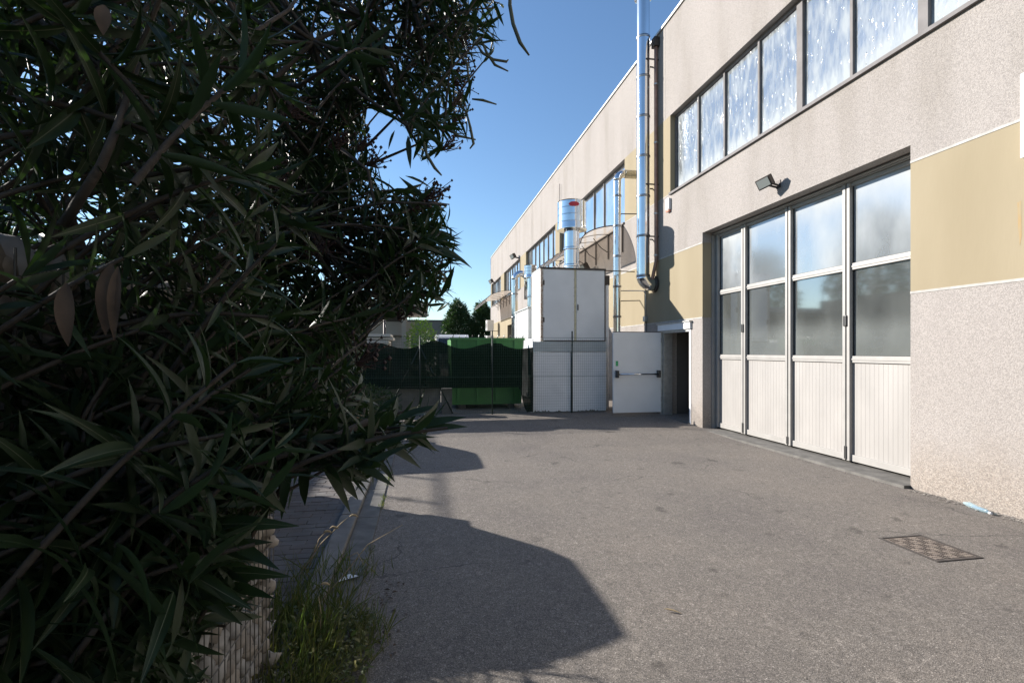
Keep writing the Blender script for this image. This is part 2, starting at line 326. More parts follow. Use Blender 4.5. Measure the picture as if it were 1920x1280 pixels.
def gz(y): return 0.0 if y < 8 else (0.03 * (y - 8) if y < 13 else 0.15)
def proj(p):
    x = p[..., 0] * math.cos(YAW) - p[..., 1] * math.sin(YAW); z = p[..., 0] * math.sin(YAW) + p[..., 1] * math.cos(YAW)
    zz = np.maximum(z, .05); return CX + FPX * x / zz, CY - FPX * (p[..., 2] - CAMZ) / zz, z
def unproj(px, py, z):
    xc = (px - CX) / FPX * z; return np.array([xc * math.cos(YAW) + z * math.sin(YAW), z * math.cos(YAW) - xc * math.sin(YAW), CAMZ + (CY - py) / FPX * z])

# ------------------------------------------------------------ ground
ys = [-40, 0, 2, 4, 6, 8, 9, 10, 11, 12, 13, 20, 40, 80, 400]
mb = MB()
xs = [-.40, 5.66]
def sheet(mb, x0, x1, y0, y1, dz=0.0):
    yy = [y0] + [y for y in ys if y0 < y < y1] + [y1]
    vs = [(x, y, gz(y) + dz) for y in yy for x in (x0, x1)]
    return mb.add(vs, [(2 * i, 2 * i + 1, 2 * i + 3, 2 * i + 2) for i in range(len(yy) - 1)])
struct('asphalt_driveway', sheet(MB(), -.40, 6.4, -12, 60), m_asph)
struct('ground', sheet(MB(), -400, 400, -40, 400, -.06), M('bare_ground', (.13, .12, .10), .95, var=.3, vscale=1))
struct('far_road', sheet(MB(), -60, -.405, 11.3, 60, -.004), m_asph)

# paved bays: pavers as parts
pave = struct('parking_pavement', sheet(MB(), -9, -.745, 2.2, 11.3, -.012), m_sand)
k = 0; stuff = MB(); pav = []
protos = []
for j in range(4):
    b = MB(); b.box(-.098, .098, -.048, .048, -.03, .012, .006)
    protos.append(b.mesh('paver', m_paver if j % 2 else m_paver2))
nx, ny = 22, 90
spots = []
for iy in range(ny):
    for ix in range(42):
        x = -.745 - .1 - ix * .2 - (0.1 if iy % 2 else 0); y = 2.25 + iy * .1
        if x < -8.9: continue
        d = math.hypot(x, y); px, py, z = proj(np.array([x, y, 0.])); vis = 440 < px < 760
        spots.append((not vis, d, x, y))
spots.sort()
for i, (nv, d, x, y) in enumerate(spots):
    dz = random.uniform(-.003, .003)
    if i < 300:
        o = bpy.data.objects.new('paver', protos[random.randrange(4)]); COL.objects.link(o); o.parent = pave
        o.location = (x, y, gz(y) + dz); o.rotation_euler = (random.uniform(-.01, .01), random.uniform(-.01, .01), random.uniform(-.01, .01))
    else: stuff.box(x - .098, x + .098, y - .048, y + .048, gz(y) - .03, gz(y) + .012 + dz)
for iy in range(1, ny, 2):
    y = 2.25 + iy * .1; stuff.box(-.843, -.747, y - .048, y + .048, gz(y) - .03, gz(y) + .012)
obj('paver', stuff, m_paver, pave, kind='stuff')

# kerb and gutter
kerb = thing('kerb', 'pale worn concrete kerb strip with flat gutter between driveway and paved bays', 'kerb', (-.6, 2.4, 0))
y = 2.0; i = 0
while y < 11.2:
    y1 = min(y + 1.0, 11.2); b = MB(); b.box(-.742 + random.uniform(-.006, .006), -.60, y + .006, y1 - .006, -.08, gz(y) + .055 + random.uniform(-.01, .006), .012); obj('kerb_stone', b, m_conc_l, kerb)
    b = MB(); b.box(-.597, -.403, y + .004, y1 - .004, -.08, gz(y) + .012, .006); obj('gutter_slab', b, m_conc, kerb)
    y = y1
del kerb['category'], kerb['label']; kerb['kind'] = 'structure'

# ------------------------------------------------------------ the warehouse
FX = 5.62
ware = thing('warehouse', 'long two-storey beige industrial building with strip windows and folding gate along the driveway', 'building', (FX, 8, 0))
cats = []
def wall(y0, y1, z0, z1, m, name='wall', x1=FX + .42): return obj(name, MB().box(FX, x1, y0, y1, z0, z1), m, ware)
GY0, GY1, GZ = 4.98, 9.41, 4.0            # gate opening
DY0, DY1, DZ = 9.88, 11.24, 2.07          # small door opening
YN, YF = -14.0, 41.0
ZB0, ZB1, ZW0, ZW1, ZT = 2.28, 3.80, 5.20, 7.0, 9.2
# lower storey
wall(YN, GY0, -.3, ZB0, m_agg); wall(GY1, DY0, -.3, ZB0, m_agg)
wall(DY0, DY1, DZ, ZB0, m_agg); wall(DY1, 31.0, -.3, ZB0, m_agg); wall(33.0, YF, -.3, ZB0, m_agg)
wall(YN, GY0, ZB0, ZB1, m_cream, 'cream_band'); wall(GY1, 31.0, ZB0, ZB1, m_cream, 'cream_band'); wall(33.0, YF, ZB0, ZB1, m_cream, 'cream_band')
wall(31.0, 33.0, 3.3, ZB1, m_cream, 'cream_band')
wall(YN, GY0, ZB1, GZ, m_agg); wall(GY1, YF, ZB1, GZ, m_agg); wall(YN, YF, GZ, ZW0, m_agg)
wall(YN, YF, ZW1, ZT, m_agg)
obj('wall_reveal_side', MB().box(FX + .43, FX + .7, DY1 + .002, DY1 + .2, -.2, DZ), m_bdark, ware)
# white joint strips
jm = MB()
for a, b in ((YN, GY0), (GY1, YF)):
    for z in (ZB0, ZB1): jm.box(FX - .006, FX + .02, a, b, z - .014, z + .014)
for (yy) in (11.0, 18.3, 25.4, 32.6): jm.box(FX - .004, FX + .02, yy - .005, yy + .005, ZW1, ZT - .02)
jm.box(FX - .004, FX + .02, 10.76, 13.4, ZW0 - .008, ZW0 + .008)
obj('joint_strip', jm, m_joint, ware)
obj('parapet_cap', MB().box(FX - .04, FX + .4, YN, YF + .04, ZT, ZT + .05), m_cap, ware)
# window bands: (y0, y1, [mullions], [posts])
def band(y0, y1, edges, glass, posts=()):
    fr = MB(); xa = FX + .15
    fr.box(xa - .03, xa + .05, y0, y1, ZW0, ZW0 + .06); fr.box(xa - .03, xa + .05, y0, y1, ZW1 - .06, ZW1)
    fr.box(xa - .03, xa + .05, y0, y0 + .05, ZW0 + .06, ZW1 - .06); fr.box(xa - .03, xa + .05, y1 - .05, y1, ZW0 + .06, ZW1 - .06)
    root = obj('window', fr, m_alu_dark, ware)
    obj('sill', MB().box(FX - .045, xa - .031, y0, y1, ZW0 - .03, ZW0 + .018), m_alu_dark, root)
    ed = [y0 + .05] + sorted(edges) + [y1 - .05]
    for e in ed[1:-1]: obj('mullion', MB().box(xa - .04, xa + .045, e - .022, e + .022, ZW0 + .06, ZW1 - .06), m_alu_dark, root)
    for e in posts: obj('mullion', MB().box(xa - .05, xa + .045, e - .06, e + .06, ZW0 + .061, ZW1 - .061), m_alu_dark, root)
    for a, b in zip(ed[:-1], ed[1:]):
        t = random.uniform(-.004, .004)
        p = MB(); p.add([(xa, a + .02, ZW0 + .05), (xa + t, b - .02, ZW0 + .05), (xa + t + random.uniform(-.006, .006), b - .02, ZW1 - .05), (xa, a + .02, ZW1 - .05),
                         (xa + .012, a + .02, ZW0 + .05), (xa + t + .012, b - .02, ZW0 + .05), (xa + t + .012, b - .02, ZW1 - .05), (xa + .012, a + .02, ZW1 - .05)],
                        [(0, 3, 2, 1), (4, 5, 6, 7)])
        obj('pane', p, glass, root)
def pil(y0, y1): wall(y0, y1, ZW0, ZW1, m_cream, 'window_pier')
band(-12.0, 10.76, [9.77, 8.84, 7.83, 5.92, 3.95, 3.0, 2.05, 1.1, 0, -1, -2, -3.5, -5, -6.5, -8, -9.5], m_glass_win, posts=(6.86, 4.92))
pil(YN, -12.0); pil(10.76, 13.4)
prev = 20.2; band(13.4, 20.2, [14.4, 15.35, 16.3, 17.3, 18.3, 19.25], m_glass_far)
for a, b in ((20.3, 27.0), (28.0, 34.4), (35.3, 41.0 - .35)):
    a += .0; pil(prev, a + .55); a += .55; n_ = 6
    band(a, b, [a + (b - a) * q / 7 for q in range(1, 7)], m_glass_far); prev = b
pil(prev, YF)
# roof, inside
obj('roof', MB().box(FX + .43, 26, YN, YF, 8.7, 8.85), m_conc, ware)
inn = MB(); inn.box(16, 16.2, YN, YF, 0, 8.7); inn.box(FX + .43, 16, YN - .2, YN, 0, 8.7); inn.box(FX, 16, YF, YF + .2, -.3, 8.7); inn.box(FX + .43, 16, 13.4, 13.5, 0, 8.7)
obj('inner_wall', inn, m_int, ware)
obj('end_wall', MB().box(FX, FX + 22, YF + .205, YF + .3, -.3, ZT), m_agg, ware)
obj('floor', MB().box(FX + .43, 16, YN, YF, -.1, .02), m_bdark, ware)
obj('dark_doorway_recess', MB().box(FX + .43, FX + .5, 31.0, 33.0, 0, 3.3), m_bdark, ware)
# threshold of the gate
obj('gate_sill', MB().box(FX - .09, FX + .5, GY0, GY1, -.1, .035), m_conc, ware)
gxa = FX + .27
hd = MB(); hd.box(FX + .24, FX + .42, GY0, GY1, 3.95, 4.0); hd.box(FX + .20, FX + .239, GY0, GY1, 3.965, 3.985)
obj('gate_head_frame', hd, m_alu, ware)
fr = MB(); fr.box(FX + .2, FX + .42, GY1 - .03, GY1, .035, 3.95); fr.box(FX + .25, FX + .42, GY1 - .055, GY1 - .032, .035, 3.95); obj('gate_jamb', fr, m_alu, ware)
obj('gate_jamb', MB().box(FX + .24, FX + .42, GY0, GY0 + .03, .035, 3.95), m_alu, ware)
obj('gate_jamb_gasket', MB().box(FX + .28, FX + .42, GY1 - .07, GY1 - .057, .035, 3.95), m_gasket, ware)
edges = [9.335, 8.46, 7.30, 6.155, 5.015]
for i in range(4):
    b_, a_ = edges[i], edges[i + 1]; a_ += .012; b_ -= .012
    z0, z1 = .07, 3.945; x0, x1 = gxa - .02, gxa + .075; st = .048
    f = MB()
    f.box(x0, x1, a_, a_ + st, z0, z1, .006); f.box(x0, x1, b_ - st, b_, z0, z1, .006)
    for (za, zb) in ((z0, z0 + .09), (1.44, 1.53), (2.73, 2.82), (z1 - .05, z1)): f.box(x0 + .03, x1 - .002, a_ + st - .004, b_ - st + .004, za, zb, .004)
    for zc in (1.487, 2.775): f.box(x0 + .022, x0 + .034, a_ + st, b_ - st, zc - .012, zc + .012)
    leaf = obj('gate_leaf', f, m_alu, ware)
    ga = MB()
    for (za, zb) in ((1.53, 2.73), (2.82, z1 - .05)):
        for (p, q) in ((a_ + st, a_ + st + .012), (b_ - st - .012, b_ - st)): ga.box(x0 + .055, x1 - .005, p, q, za, zb)
        ga.box(x0 + .055, x1 - .005, a_ + st + .012, b_ - st - .012, za, za + .01)
    ga.box(x0 + .02, x1, a_ - .012, a_ - .001, z0, z1)
    obj('gasket', ga, m_gasket, leaf)
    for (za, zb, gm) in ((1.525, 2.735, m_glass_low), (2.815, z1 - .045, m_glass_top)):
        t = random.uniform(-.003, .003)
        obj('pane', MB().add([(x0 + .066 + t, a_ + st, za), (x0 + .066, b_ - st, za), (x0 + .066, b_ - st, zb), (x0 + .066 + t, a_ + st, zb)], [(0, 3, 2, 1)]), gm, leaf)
    pn = MB(); ya = a_ + st; n_ = 15; wd = (b_ - st - ya) / n_
    for q in range(n_):
        pn.box(x0 + .055, x0 + .075, ya + q * wd + .0018, ya + (q + 1) * wd - .0018, z0 + .08, 1.445)
    pn.box(x0 + .0565, x0 + .074, ya, b_ - st, z0 + .08, 1.445)
    obj('fluted_panel', pn, m_panel, leaf)
    if i in (0, 2): 
        hb = MB().box(x0 - .02, x0 + .03, a_ - .035, a_ + .02, 1.95, 2.10, .008); obj('latch', hb, m_black, leaf)
        obj('hinge', MB().box(x0 - .012, x0 + .03, a_ - .03, a_ + .01, z0 + .02, z0 + .2, .005), m_black, leaf)
    if i in (1,): obj('hinge', MB().box(x0 - .012, x0 + .03, a_ - .03, a_ + .01, z0 + .02, z0 + .14, .005), m_black, leaf)
# small personnel door opening
d = MB(); d.box(FX - .012, FX + .2, DY0 - .03, DY0 + .03, .05, DZ, .004); obj('door_frame', d, m_white, ware)
d = MB(); d.box(FX - .012, FX + .28, DY1 - .05, DY1 + .02, .05, DZ, .004); d.box(FX + .02, FX + .24, DY1 - .12, DY1 - .051, .05, DZ, .004); obj('door_frame', d, m_galv, ware)
obj('door_frame', MB().box(FX - .012, FX + .2, DY0 + .031, DY1 - .051, DZ - .05, DZ), m_galv, ware)
obj('lintel', MB().box(FX - .05, FX - .002, DY0 - .06, DY1 + .05, DZ + .005, DZ + .15, .006), m_offwhite, ware)
obj('lintel_flashing', MB().box(FX - .075, FX - .002, DY0 - .08, DY1 + .07, DZ + .152, DZ + .175), m_galv, ware)
obj('threshold', MB().box(FX - .05, FX + .5, DY0, DY1, -.1, .085), m_conc, ware)
hy, hx = DY1 - .03, FX - .03
dl = obj('door_leaf', MB().box(hx - 1.19, hx, hy - .05, hy, .16, 2.04, .006), m_offwhite, ware)
obj('door_edge', MB().box(hx - 1.192, hx + .001, hy - .052, hy + .002, 2.041, 2.055), m_dark, dl)
obj('push_bar', MB().tube([(hx - 1.11, hy - .15, 1.06), (hx - .10, hy - .15, 1.06)], .018, 12), m_steel, dl)
for xx in (hx - 1.12, hx - .09): obj('push_bar_bracket', MB().box(xx - .022, xx + .022, hy - .19, hy - .051, .98, 1.15, .01), m_black, dl)
obj('exit_sticker', MB().box(hx - 1.13, hx - 1.07, hy - .053, hy - .0505, 1.25, 1.37), M('green_sticker', (.03, .35, .12), .5), dl)
for zz in (.4, 1.8): obj('hinge', MB().tube([(hx + .012, hy - .02, zz), (hx + .012, hy - .02, zz + .12)], .012, 8), m_dark, dl)
obj('cable_hook', MB().tube([(FX - .01, DY1 - .04, 1.07), (FX - .05, DY1 - .05, 1.07)], .012, 8), m_black, ware)

# rust streak on the cream wall
rs = M('rust_streak', (.30, .20, .09), .9, col2=(.27, .215, .13), vscale=8, stretch=(1, 6, 1))
obj('rust_stain', MB().add([(FX - .0012, 3.905, 3.02), (FX - .0012, 3.875, 3.03), (FX - .0012, 3.87, 2.70), (FX - .0012, 3.885, 2.60), (FX - .0012, 3.90, 2.78)], [(0, 1, 2, 3, 4)]), rs, ware)

# ------------------------------------------------------------ wall-mounted things
# big sign panel at the right edge
sg = thing('wall_sign', 'white lightbox wall sign cut by the right edge, over the cream wall band', 'sign', (FX, 3.3, 3.4))
obj('panel', MB().box(FX - .08, FX - .002, 2.4, 3.83, 3.41, 4.20, .01), m_white, sg)
obj('printed_mark', MB().add([(FX - .082, 3.78, 3.82), (FX - .082, 3.72, 3.86), (FX - .082, 3.72, 3.50), (FX - .082, 3.79, 3.47), (FX - .082, 3.79, 3.50), (FX - .082, 3.755, 3.56)], [(0, 1, 2, 5), (5, 2, 3, 4)]), m_pink, sg)
# siren box
sr = thing('alarm_siren', 'small white rounded siren box with reddish base below the strip window corner', 'siren', (FX, 10.95, 5.0))
obj('case', MB().box(FX - .07, FX - .002, 10.72, 10.86, 4.84, 5.10, .02), m_white, sr)
obj('strobe', MB().box(FX - .066, FX - .002, 10.73, 10.85, 4.79, 4.838, .012), M('strobe_plastic', (.55, .22, .15), .3), sr)
# floodlights
def floodlight(y, z, label, ang=R(35)):
    t = thing('floodlight', label, 'floodlight', (0, 0, 0), 'floodlights on the warehouse wall')
    rot = Matrix.Rotation(-.5, 4, 'Y') @ Matrix.Rotation(.35, 4, 'Z')
    b = MB(); b.box(-.05, .05, -.12, .12, -.085, .085, .012)
    for q in range(5): b.box(.05, .075, -.1 + q * .045, -.08 + q * .045, -.06, .06)
    b.v = [tuple(rot @ Vector(v) + Vector((-.22, .03, .02))) for v in b.v]; h = obj('housing', b, m_dark, t)
    b = MB(); b.box(-.056, -.05, -.1, .1, -.065, .065); b.v = [tuple(rot @ Vector(v) + Vector((-.22, .03, .02))) for v in b.v]
    obj('lens', b, M('lamp_glass', (.25, .27, .26), .1, spec=.8), h)
    b = MB(); b.box(-.012, -.001, -.05, .05, -.07, .05); b.bar((-.01, -.03, -.04), (-.19, -.03, .0), .012, .03); b.bar((-.01, .05, -.04), (-.19, .07, .0), .012, .03); obj('bracket', b, m_dark, t)
    t.location = (FX, y, z); return t
fl = floodlight(7.19, 4.27, 'dark floodlight on the wall above the folding gate')
dup(fl, (FX, 29.0, 7.1), 0, 'far floodlight high on the wall beside the third strip window').scale = (1.6,) * 3
dup(fl, (FX, 38.3, 6.9), 0, 'farthest small floodlight near the end corner of the building').scale = (1.7,) * 3
dup(fl, (FX, 15.9, 4.28), 0, 'black floodlight under the arched canopy behind the white cabin').scale = (1.7,) * 3
# tall flue
def flue(name, label, x, y, r, z0, z1, seg, mat=m_steel):
    t = thing(name, label, 'flue', (x, y, z0), 'steel flues along the facade'); z = z0
    while z < z1 - .05:
        zz = min(z + seg, z1); obj('pipe_section', MB().lathe((x, y, z), [(r, 0), (r, zz - z)], 32), mat, t)
        obj('clamp_band', MB().lathe((x, y, z), [(r, -.03), (r + .008, -.028), (r + .012, -.008), (r + .012, .008), (r + .008, .028), (r, .03)], 32), m_steel_d, t); z = zz
    return t
ft = flue('tall_flue', 'tall shiny stainless flue rising past the parapet beside the downpipe', 5.30, 11.5, .155, 3.42, 10.1, .96)
el = [(5.30 + .19 * (1 - math.cos(a)), 11.5, 3.42 - .19 * math.sin(a)) for a in [R(q) for q in range(0, 91, 15)]]
obj('elbow', MB().tube(el + [(5.70, 11.5, 3.23)], [.163] * 8, 24), m_steel, ft)
obj('elbow_collar', MB().lathe((5.56, 11.5, 3.23), [(.17, 0), (.20, .01), (.20, .05)], 24, 'x'), m_dark, ft)
obj('cap_flange', MB().lathe((5.30, 11.5, 10.1), [(.155, 0), (.21, .03), (.21, .1), (.155, .12), (.155, 1.0), (.0, 1.0)], 28), m_steel, ft)
for z in (8.6, 5.6, 4.35):
    b = MB(); b.bar((5.30, 11.5 + .16, z), (5.62, 11.5 + .16, z), .02, .03); b.bar((5.30, 11.5 - .16, z), (5.62, 11.5 - .16, z), .02, .03); obj('wall_bracket', b, m_dark, ft)
# downpipe
dp = thing('downpipe', 'thin reddish-brown weathered downpipe behind the tall flue', 'pipe', (5.55, 11.33, 3.4))
obj('pipe', MB().tube([(5.62, 11.36, 9.05), (5.55, 11.34, 8.95), (5.55, 11.33, 3.75), (5.50, 11.42, 3.35), (5.48, 11.46, 3.2)], .042, 12), m_copper, dp)
obj('outlet_box', MB().box(5.48, 5.62, 11.27, 11.44, 8.9, 9.12, .01), m_dark, dp)
for z in (8.0, 6.6, 4.9, 3.9): obj('pipe_clip', MB().lathe((5.55, 11.33, z), [(.042, -.02), (.052, -.018), (.052, .018), (.042, .02)], 14), m_galv, dp)
# hooked duct that turns into the window
ht = flue('hooked_duct', 'slim steel duct beside the open door that bends into the upper window', 5.0, 12.41, .098, .15, 6.0, .78)
el = [(5.0 + .2 * (1 - math.cos(a)), 12.41, 6.0 + .2 * math.sin(a)) for a in [R(q) for q in range(0, 91, 15)]]
obj('elbow', MB().tube(el, .1, 20), m_steel, ht)
fx = MB(); pts = [(5.2 + q * .014, 12.41, 6.2) for q in range(44)]; fx.tube(pts, [.098 + (.010 if q % 2 else 0) for q in range(44)], 20); obj('flexible_hose', fx, M('foil_hose', (.55, .52, .42), .3, metal=1, var=.3, vscale=20), ht)
for z in (5.16, 2.9): obj('wall_bracket', MB().bar((5.09, 12.41, z), (5.62, 12.41, z + .02), .025, .02), m_dark, ht)
# conduits and small box on the cream wall
cd = thing('wall_conduit', 'grey cable conduit with a small junction box on the cream wall left of the door', 'conduit', (5.6, 12.0, 2))
obj('conduit', MB().tube([(5.05, 12.3, 3.15), (5.55, 12.2, 3.15), (5.60, 12.05, 3.12), (5.60, 12.0, 3.0), (5.60, 12.0, 2.45)], .012, 8), m_galv, cd)
obj('junction_box', MB().box(5.54, 5.615, 11.93, 12.05, 2.35, 2.48, .008), m_galv, cd)
obj('cable', MB().tube([(5.60, 11.97, 2.35), (5.60, 11.95, 2.0), (5.60, 11.95, .3)], .009, 6), m_dark, cd)
obj('cross_wire', MB().tube([(3.0, 12.0, 3.62), (5.3, 12.0, 3.60)], .012, 6), m_dark, cd)
# arched canopies
def canopy(y0, y1, label, sheet_m, n_rib, proj_=1.25, ztop=5.14, drop=.52):
    t = thing('arched_canopy', label, 'canopy', (FX, y0, 4.3), 'curved canopies on the warehouse wall')
    prof = []
    for q in range(11):
        a = R(90) * q / 10; prof.append((FX - proj_ * math.sin(a) ** 1.0 * 1.0, ztop - drop * (1 - math.cos(a))))
    s = MB()
    for q in range(10):
        (xa, za), (xb, zb) = prof[q], prof[q + 1]; s.add([(xa, y0, za), (xb, y0, zb), (xb, y1, zb), (xa, y1, za)], [(0, 1, 2, 3)], True)
    obj('curved_sheet', s, sheet_m, t)
    for q in range(n_rib):
        y = y0 + (y1 - y0) * q / (n_rib - 1)
        obj('rib', MB().tube([(x, y, z + .005) for x, z in prof], .016, 6), m_dark, t)
        b = MB(); b.bar((FX - .03, y, ztop), (FX - .03, y, ztop - .75), .03, .03)
        if 0 < q: b.tube([(FX - .03, y, ztop - .55), (FX - .25, y, ztop - .42), (FX - .5, y, ztop - .14)], .012, 6)
        obj('bracket', b, m_dark, t)
    b = MB(); b.bar((FX - .035, y0, ztop), (FX - .035, y1, ztop), .03, .05); b.bar((prof[-1][0], y0, prof[-1][1]), (prof[-1][0], y1, prof[-1][1]), .03, .04); obj('rail', b, m_dark, t)
    return t
canopy(13.5, 19.0, 'translucent brown arched canopy above the white cabin', m_smoke, 6)
canopy(30.8, 37.0, 'far dark arched canopy near the end of the building', m_smoke, 6, 1.75, 5.35, .75)
# far wall fittings
for k_, (yy, zz) in enumerate(((37.2, 3.5), (37.2, 2.35))):
    t = thing('air_conditioner', ['upper white air conditioner unit at the far corner of the building', 'lower white air conditioner unit at the far corner of the building'][k_], 'air conditioner', (4.9, yy, zz), 'air conditioners at the far corner')
    obj('case', MB().box(4.75, 5.25, yy - .4, yy + .4, zz - .38, zz + .38, .03), m_ac, t)
    obj('fan_grille', MB().lathe((4.745, yy, zz), [(.0, 0), (.25, 0), (.27, .006)], 20, 'x'), m_dark, t)
    obj('bracket', MB().bar((4.9, yy, zz - .41), (5.62, yy, zz - .41), .04, .04), m_dark, t)
t = thing('lightning_rod', 'thin dark rod standing on the wall behind the cowl', 'rod', (5.5, 20.0, 5)); obj('rod', MB().tube([(5.55, 19.9, 3.0), (5.55, 19.9, 8.4)], .013, 6), m_dark, t)

# ------------------------------------------------------------ plant cabins with cowls
cb = thing('white_cabin', 'tall white panelled plant cabin behind the mesh fence beside the open door', 'cabin', (3.7, 12.3, .1))
BX0, BX1, BY0, BY1 = 2.84, 4.49, 11.92, 12.9
b = MB(); b.box(BX0 + .03, BX1 - .01, BY0 + .03, BY1, .1, 3.6); obj('body', b, m_offwhite, cb)
xm = 3.72
for (a, c) in ((BX0 + .07, xm - .03), (xm + .03, BX1 - .02)):
    obj('front_panel', MB().box(a, c, BY0, BY0 + .025, 1.86, 3.585, .006), m_offwhite, cb)
obj('centre_strip', MB().box(xm - .026, xm + .026, BY0 + .004, BY0 + .028, 1.84, 3.6), m_foam, cb)
obj('corner_post', MB().box(BX0 + .01, BX0 + .066, BY0 - .004, BY0 + .028, 1.84, 3.62), m_rustw, cb)
obj('side_panel', MB().box(BX0, BX0 + .028, BY0 + .03, BY1 - .02, 1.3, 3.58, .004), m_white, cb)
b = MB(); b.box(BX0 - .01, BX1 + .01, BY0 - .02, BY0 + .03, 3.602, 3.635); b.box(BX1 - .018, BX1 + .006, BY0 - .006, BY0 + .02, 1.84, 3.6); b.box(BX0 + .06, BX1 - .02, BY0 - .003, BY0 + .02, 1.835, 1.855)
obj('edge_trim', b, m_dark, cb); obj('roof_sheet', MB().box(BX0, BX1, BY0 + .031, BY1, 3.602, 3.625), m_galv, cb)
obj('grey_strip', MB().box(2.66, 4.49, 11.86, 11.885, 1.59, 1.83), M('grey_panel', (.47, .50, .50), .6, var=.1), cb)
for (a, c) in ((2.58, 3.57), (3.60, 4.48)):
    obj('lower_panel', MB().box(a, c, 11.84, 11.855, .13, 1.575), m_white, cb)
obj('side_return', MB().box(2.63, 2.66, 11.87, 12.4, 1.0, 1.9), m_white, cb)
b = MB(); b.tube([(4.60, 12.1, .15), (4.60, 12.1, 3.3)], .05, 10); obj('side_pipe', b, m_white, cb)
obj('side_pipe', MB().tube([(4.66, 12.5, .15), (4.66, 12.5, 3.1)], .035, 10), m_galv, cb)
obj('valve_housing', MB().box(4.55, 4.66, 12.05, 12.25, 3.25, 3.5, .02), m_dark, cb)

rv = MB()
for zz in [1.95 + .2 * q for q in range(9)]:
    for xx in (BX0 + .09, xm - .05, xm + .05, BX1 - .05): rv.lathe((xx, BY0 - .003, zz), [(0, 0), (.007, 0), (.008, .004)], 8, 'y')
obj('rivet', rv, m_galv, cb)
for zz in (2.3, 3.2): obj('hinge', MB().box(BX0 + .068, BX0 + .10, BY0 - .012, BY0 - .001, zz, zz + .12, .004), m_dark, cb)
obj('latch', MB().box(xm + .05, xm + .075, BY0 - .02, BY0 - .001, 2.6, 2.74, .005), m_dark, cb)
st_ = M('dirt_splash', (.30, .27, .22), .9, var=.4, vscale=30)
ds = MB()
for q in range(26):
    xx = rng.uniform(2.62, 4.42); hh = rng.uniform(.01, .05); ds.add([(xx, 11.838, .14), (xx + rng.uniform(.03, .12), 11.838, .14), (xx + .03, 11.838, .14 + hh)], [(0, 1, 2)])
obj('dirt_splash', ds, st_, cb)
def cowl(x, y, zb, z0, z1, rn, rc, label, badge=False):
    t = thing('vent_cowl', label, 'vent', (x, y, zb), 'round steel vent cowls')
    z = zb
    obj('neck', MB().lathe((x, y, zb), [(rn, 0), (rn, z0 - zb + .15)], 32), m_steel, t)
    for zz in (zb + .12, zb + .55):
        if zz < z0 - .1: obj('clamp_band', MB().lathe((x, y, zz), [(rn, -.04), (rn + .012, -.03), (rn + .02, -.015), (rn + .02, .015), (rn + .012, .03), (rn, .04)], 32), m_steel, t)
    H = z1 - z0; pr = [(rc * .55, H * .02), (rc + .012, 0), (rc + .012, .02)]
    for q in range(1, 4): zz = H * q / 4; pr += [(rc, zz - .012), (rc + .004, zz - .005), (rc + .004, zz + .005), (rc, zz + .012)]
    pr += [(rc, H - .02), (rc + .008, H), (rc - .01, H), (rc - .01, .04), (rn + .02, .12)]
    obj('drum', MB().lathe((x, y, z0), pr, 40), m_steel, t)
    if badge:
        s = MB(); a0 = math.atan2(-y, -x) + .15; vs = []
        nn = 8
        for q in range(nn + 1):
            a = a0 + (q / nn - .5) * .75; hh = .055 * (1 - abs(q / nn * 2 - 1) ** 4) + .001
            for e in (-1, 1): vs.append((x + (rc + .012) * math.cos(a), y + (rc + .012) * math.sin(a), z1 - .13 + e * hh))
        s.add(vs, [(2 * q, 2 * q + 1, 2 * q + 3, 2 * q + 2) for q in range(nn)]); obj('badge', s, m_redst, t)
    return t
cowl(3.74, 12.28, 3.62, 4.64, 5.34, .19, .36, 'large round steel cowl with red oval badge on the near cabin', True)
cb2 = thing('white_cabin', 'lower far white sheet-metal cabin with ribbed side, left of the tall cabin', 'cabin', (3.9, 17, .1))
b = MB(); b.box(3.32, 4.9, 15.5, 17.8, .1, 2.95); obj('body', b, m_white, cb2)
b = MB()
for q in range(7): b.box(3.295, 3.319, 15.55 + q * .33, 15.58 + q * .33, .1, 2.95)
obj('side_rib', b, m_galv, cb2); obj('roof_sheet', MB().box(3.28, 4.95, 15.45, 17.85, 2.952, 2.99), m_galv, cb2)
cowl(3.85, 17.7, 3.0, 4.22, 4.66, .11, .22, 'smaller far round steel cowl behind the tall cabin')
ut = flue('bent_duct', 'far steel duct left of the small cowl, bent over at its top', 3.55, 19.2, .12, .2, 4.35, .9)
el = [(3.55 + .25 * (1 - math.cos(a)), 19.2, 4.35 + .25 * math.sin(a)) for a in [R(q) for q in range(0, 181, 15)]]
obj('elbow', MB().tube(el + [(4.05, 19.2, 3.6)], .12, 16), m_steel, ut)

# ------------------------------------------------------------ fence with shade net
fn = thing('mesh_fence', 'dark green wire mesh fence with posts across the driveway', 'fence', (1.6, 11.75, .1))
FY = 11.75
px_ = [-3.4, -1.75, -.03, 1.64, 3.585]
for x in px_: obj('post', MB().tube([(x, FY, 0), (x, FY, 2.08 if x > 1 else 1.95)], .017, 10), m_fpost, fn)
for x in (-.03,):
    for s_ in (-1, 1): obj('brace', MB().tube([(x, FY + .03, 1.7), (x + s_ * .75, FY + .12, .15)], .016, 8), m_fpost, fn)
b = MB()
for z in (.15, 1.0, 1.92): b.tube([(-3.4, FY - .02, z), (4.47, FY - .02, z)], .004, 5, cap=False)
z = .15
while z < 1.9: b.bar((-3.4, FY - .024, z), (4.47, FY - .024, z), .0022); z += .0635
x = -3.4
while x < 4.47: b.bar((x, FY - .026, .13), (x, FY - .026, 1.9), .0022); x += .051
o = obj('wire_mesh', b, m_wire, fn, kind='stuff')
def scallop(x):
    return 1.80 - .10 * abs(math.sin((x - .3) * 1.9)) + .05 * math.sin(x * 5.1) - (.05 if x > 1.9 else 0)
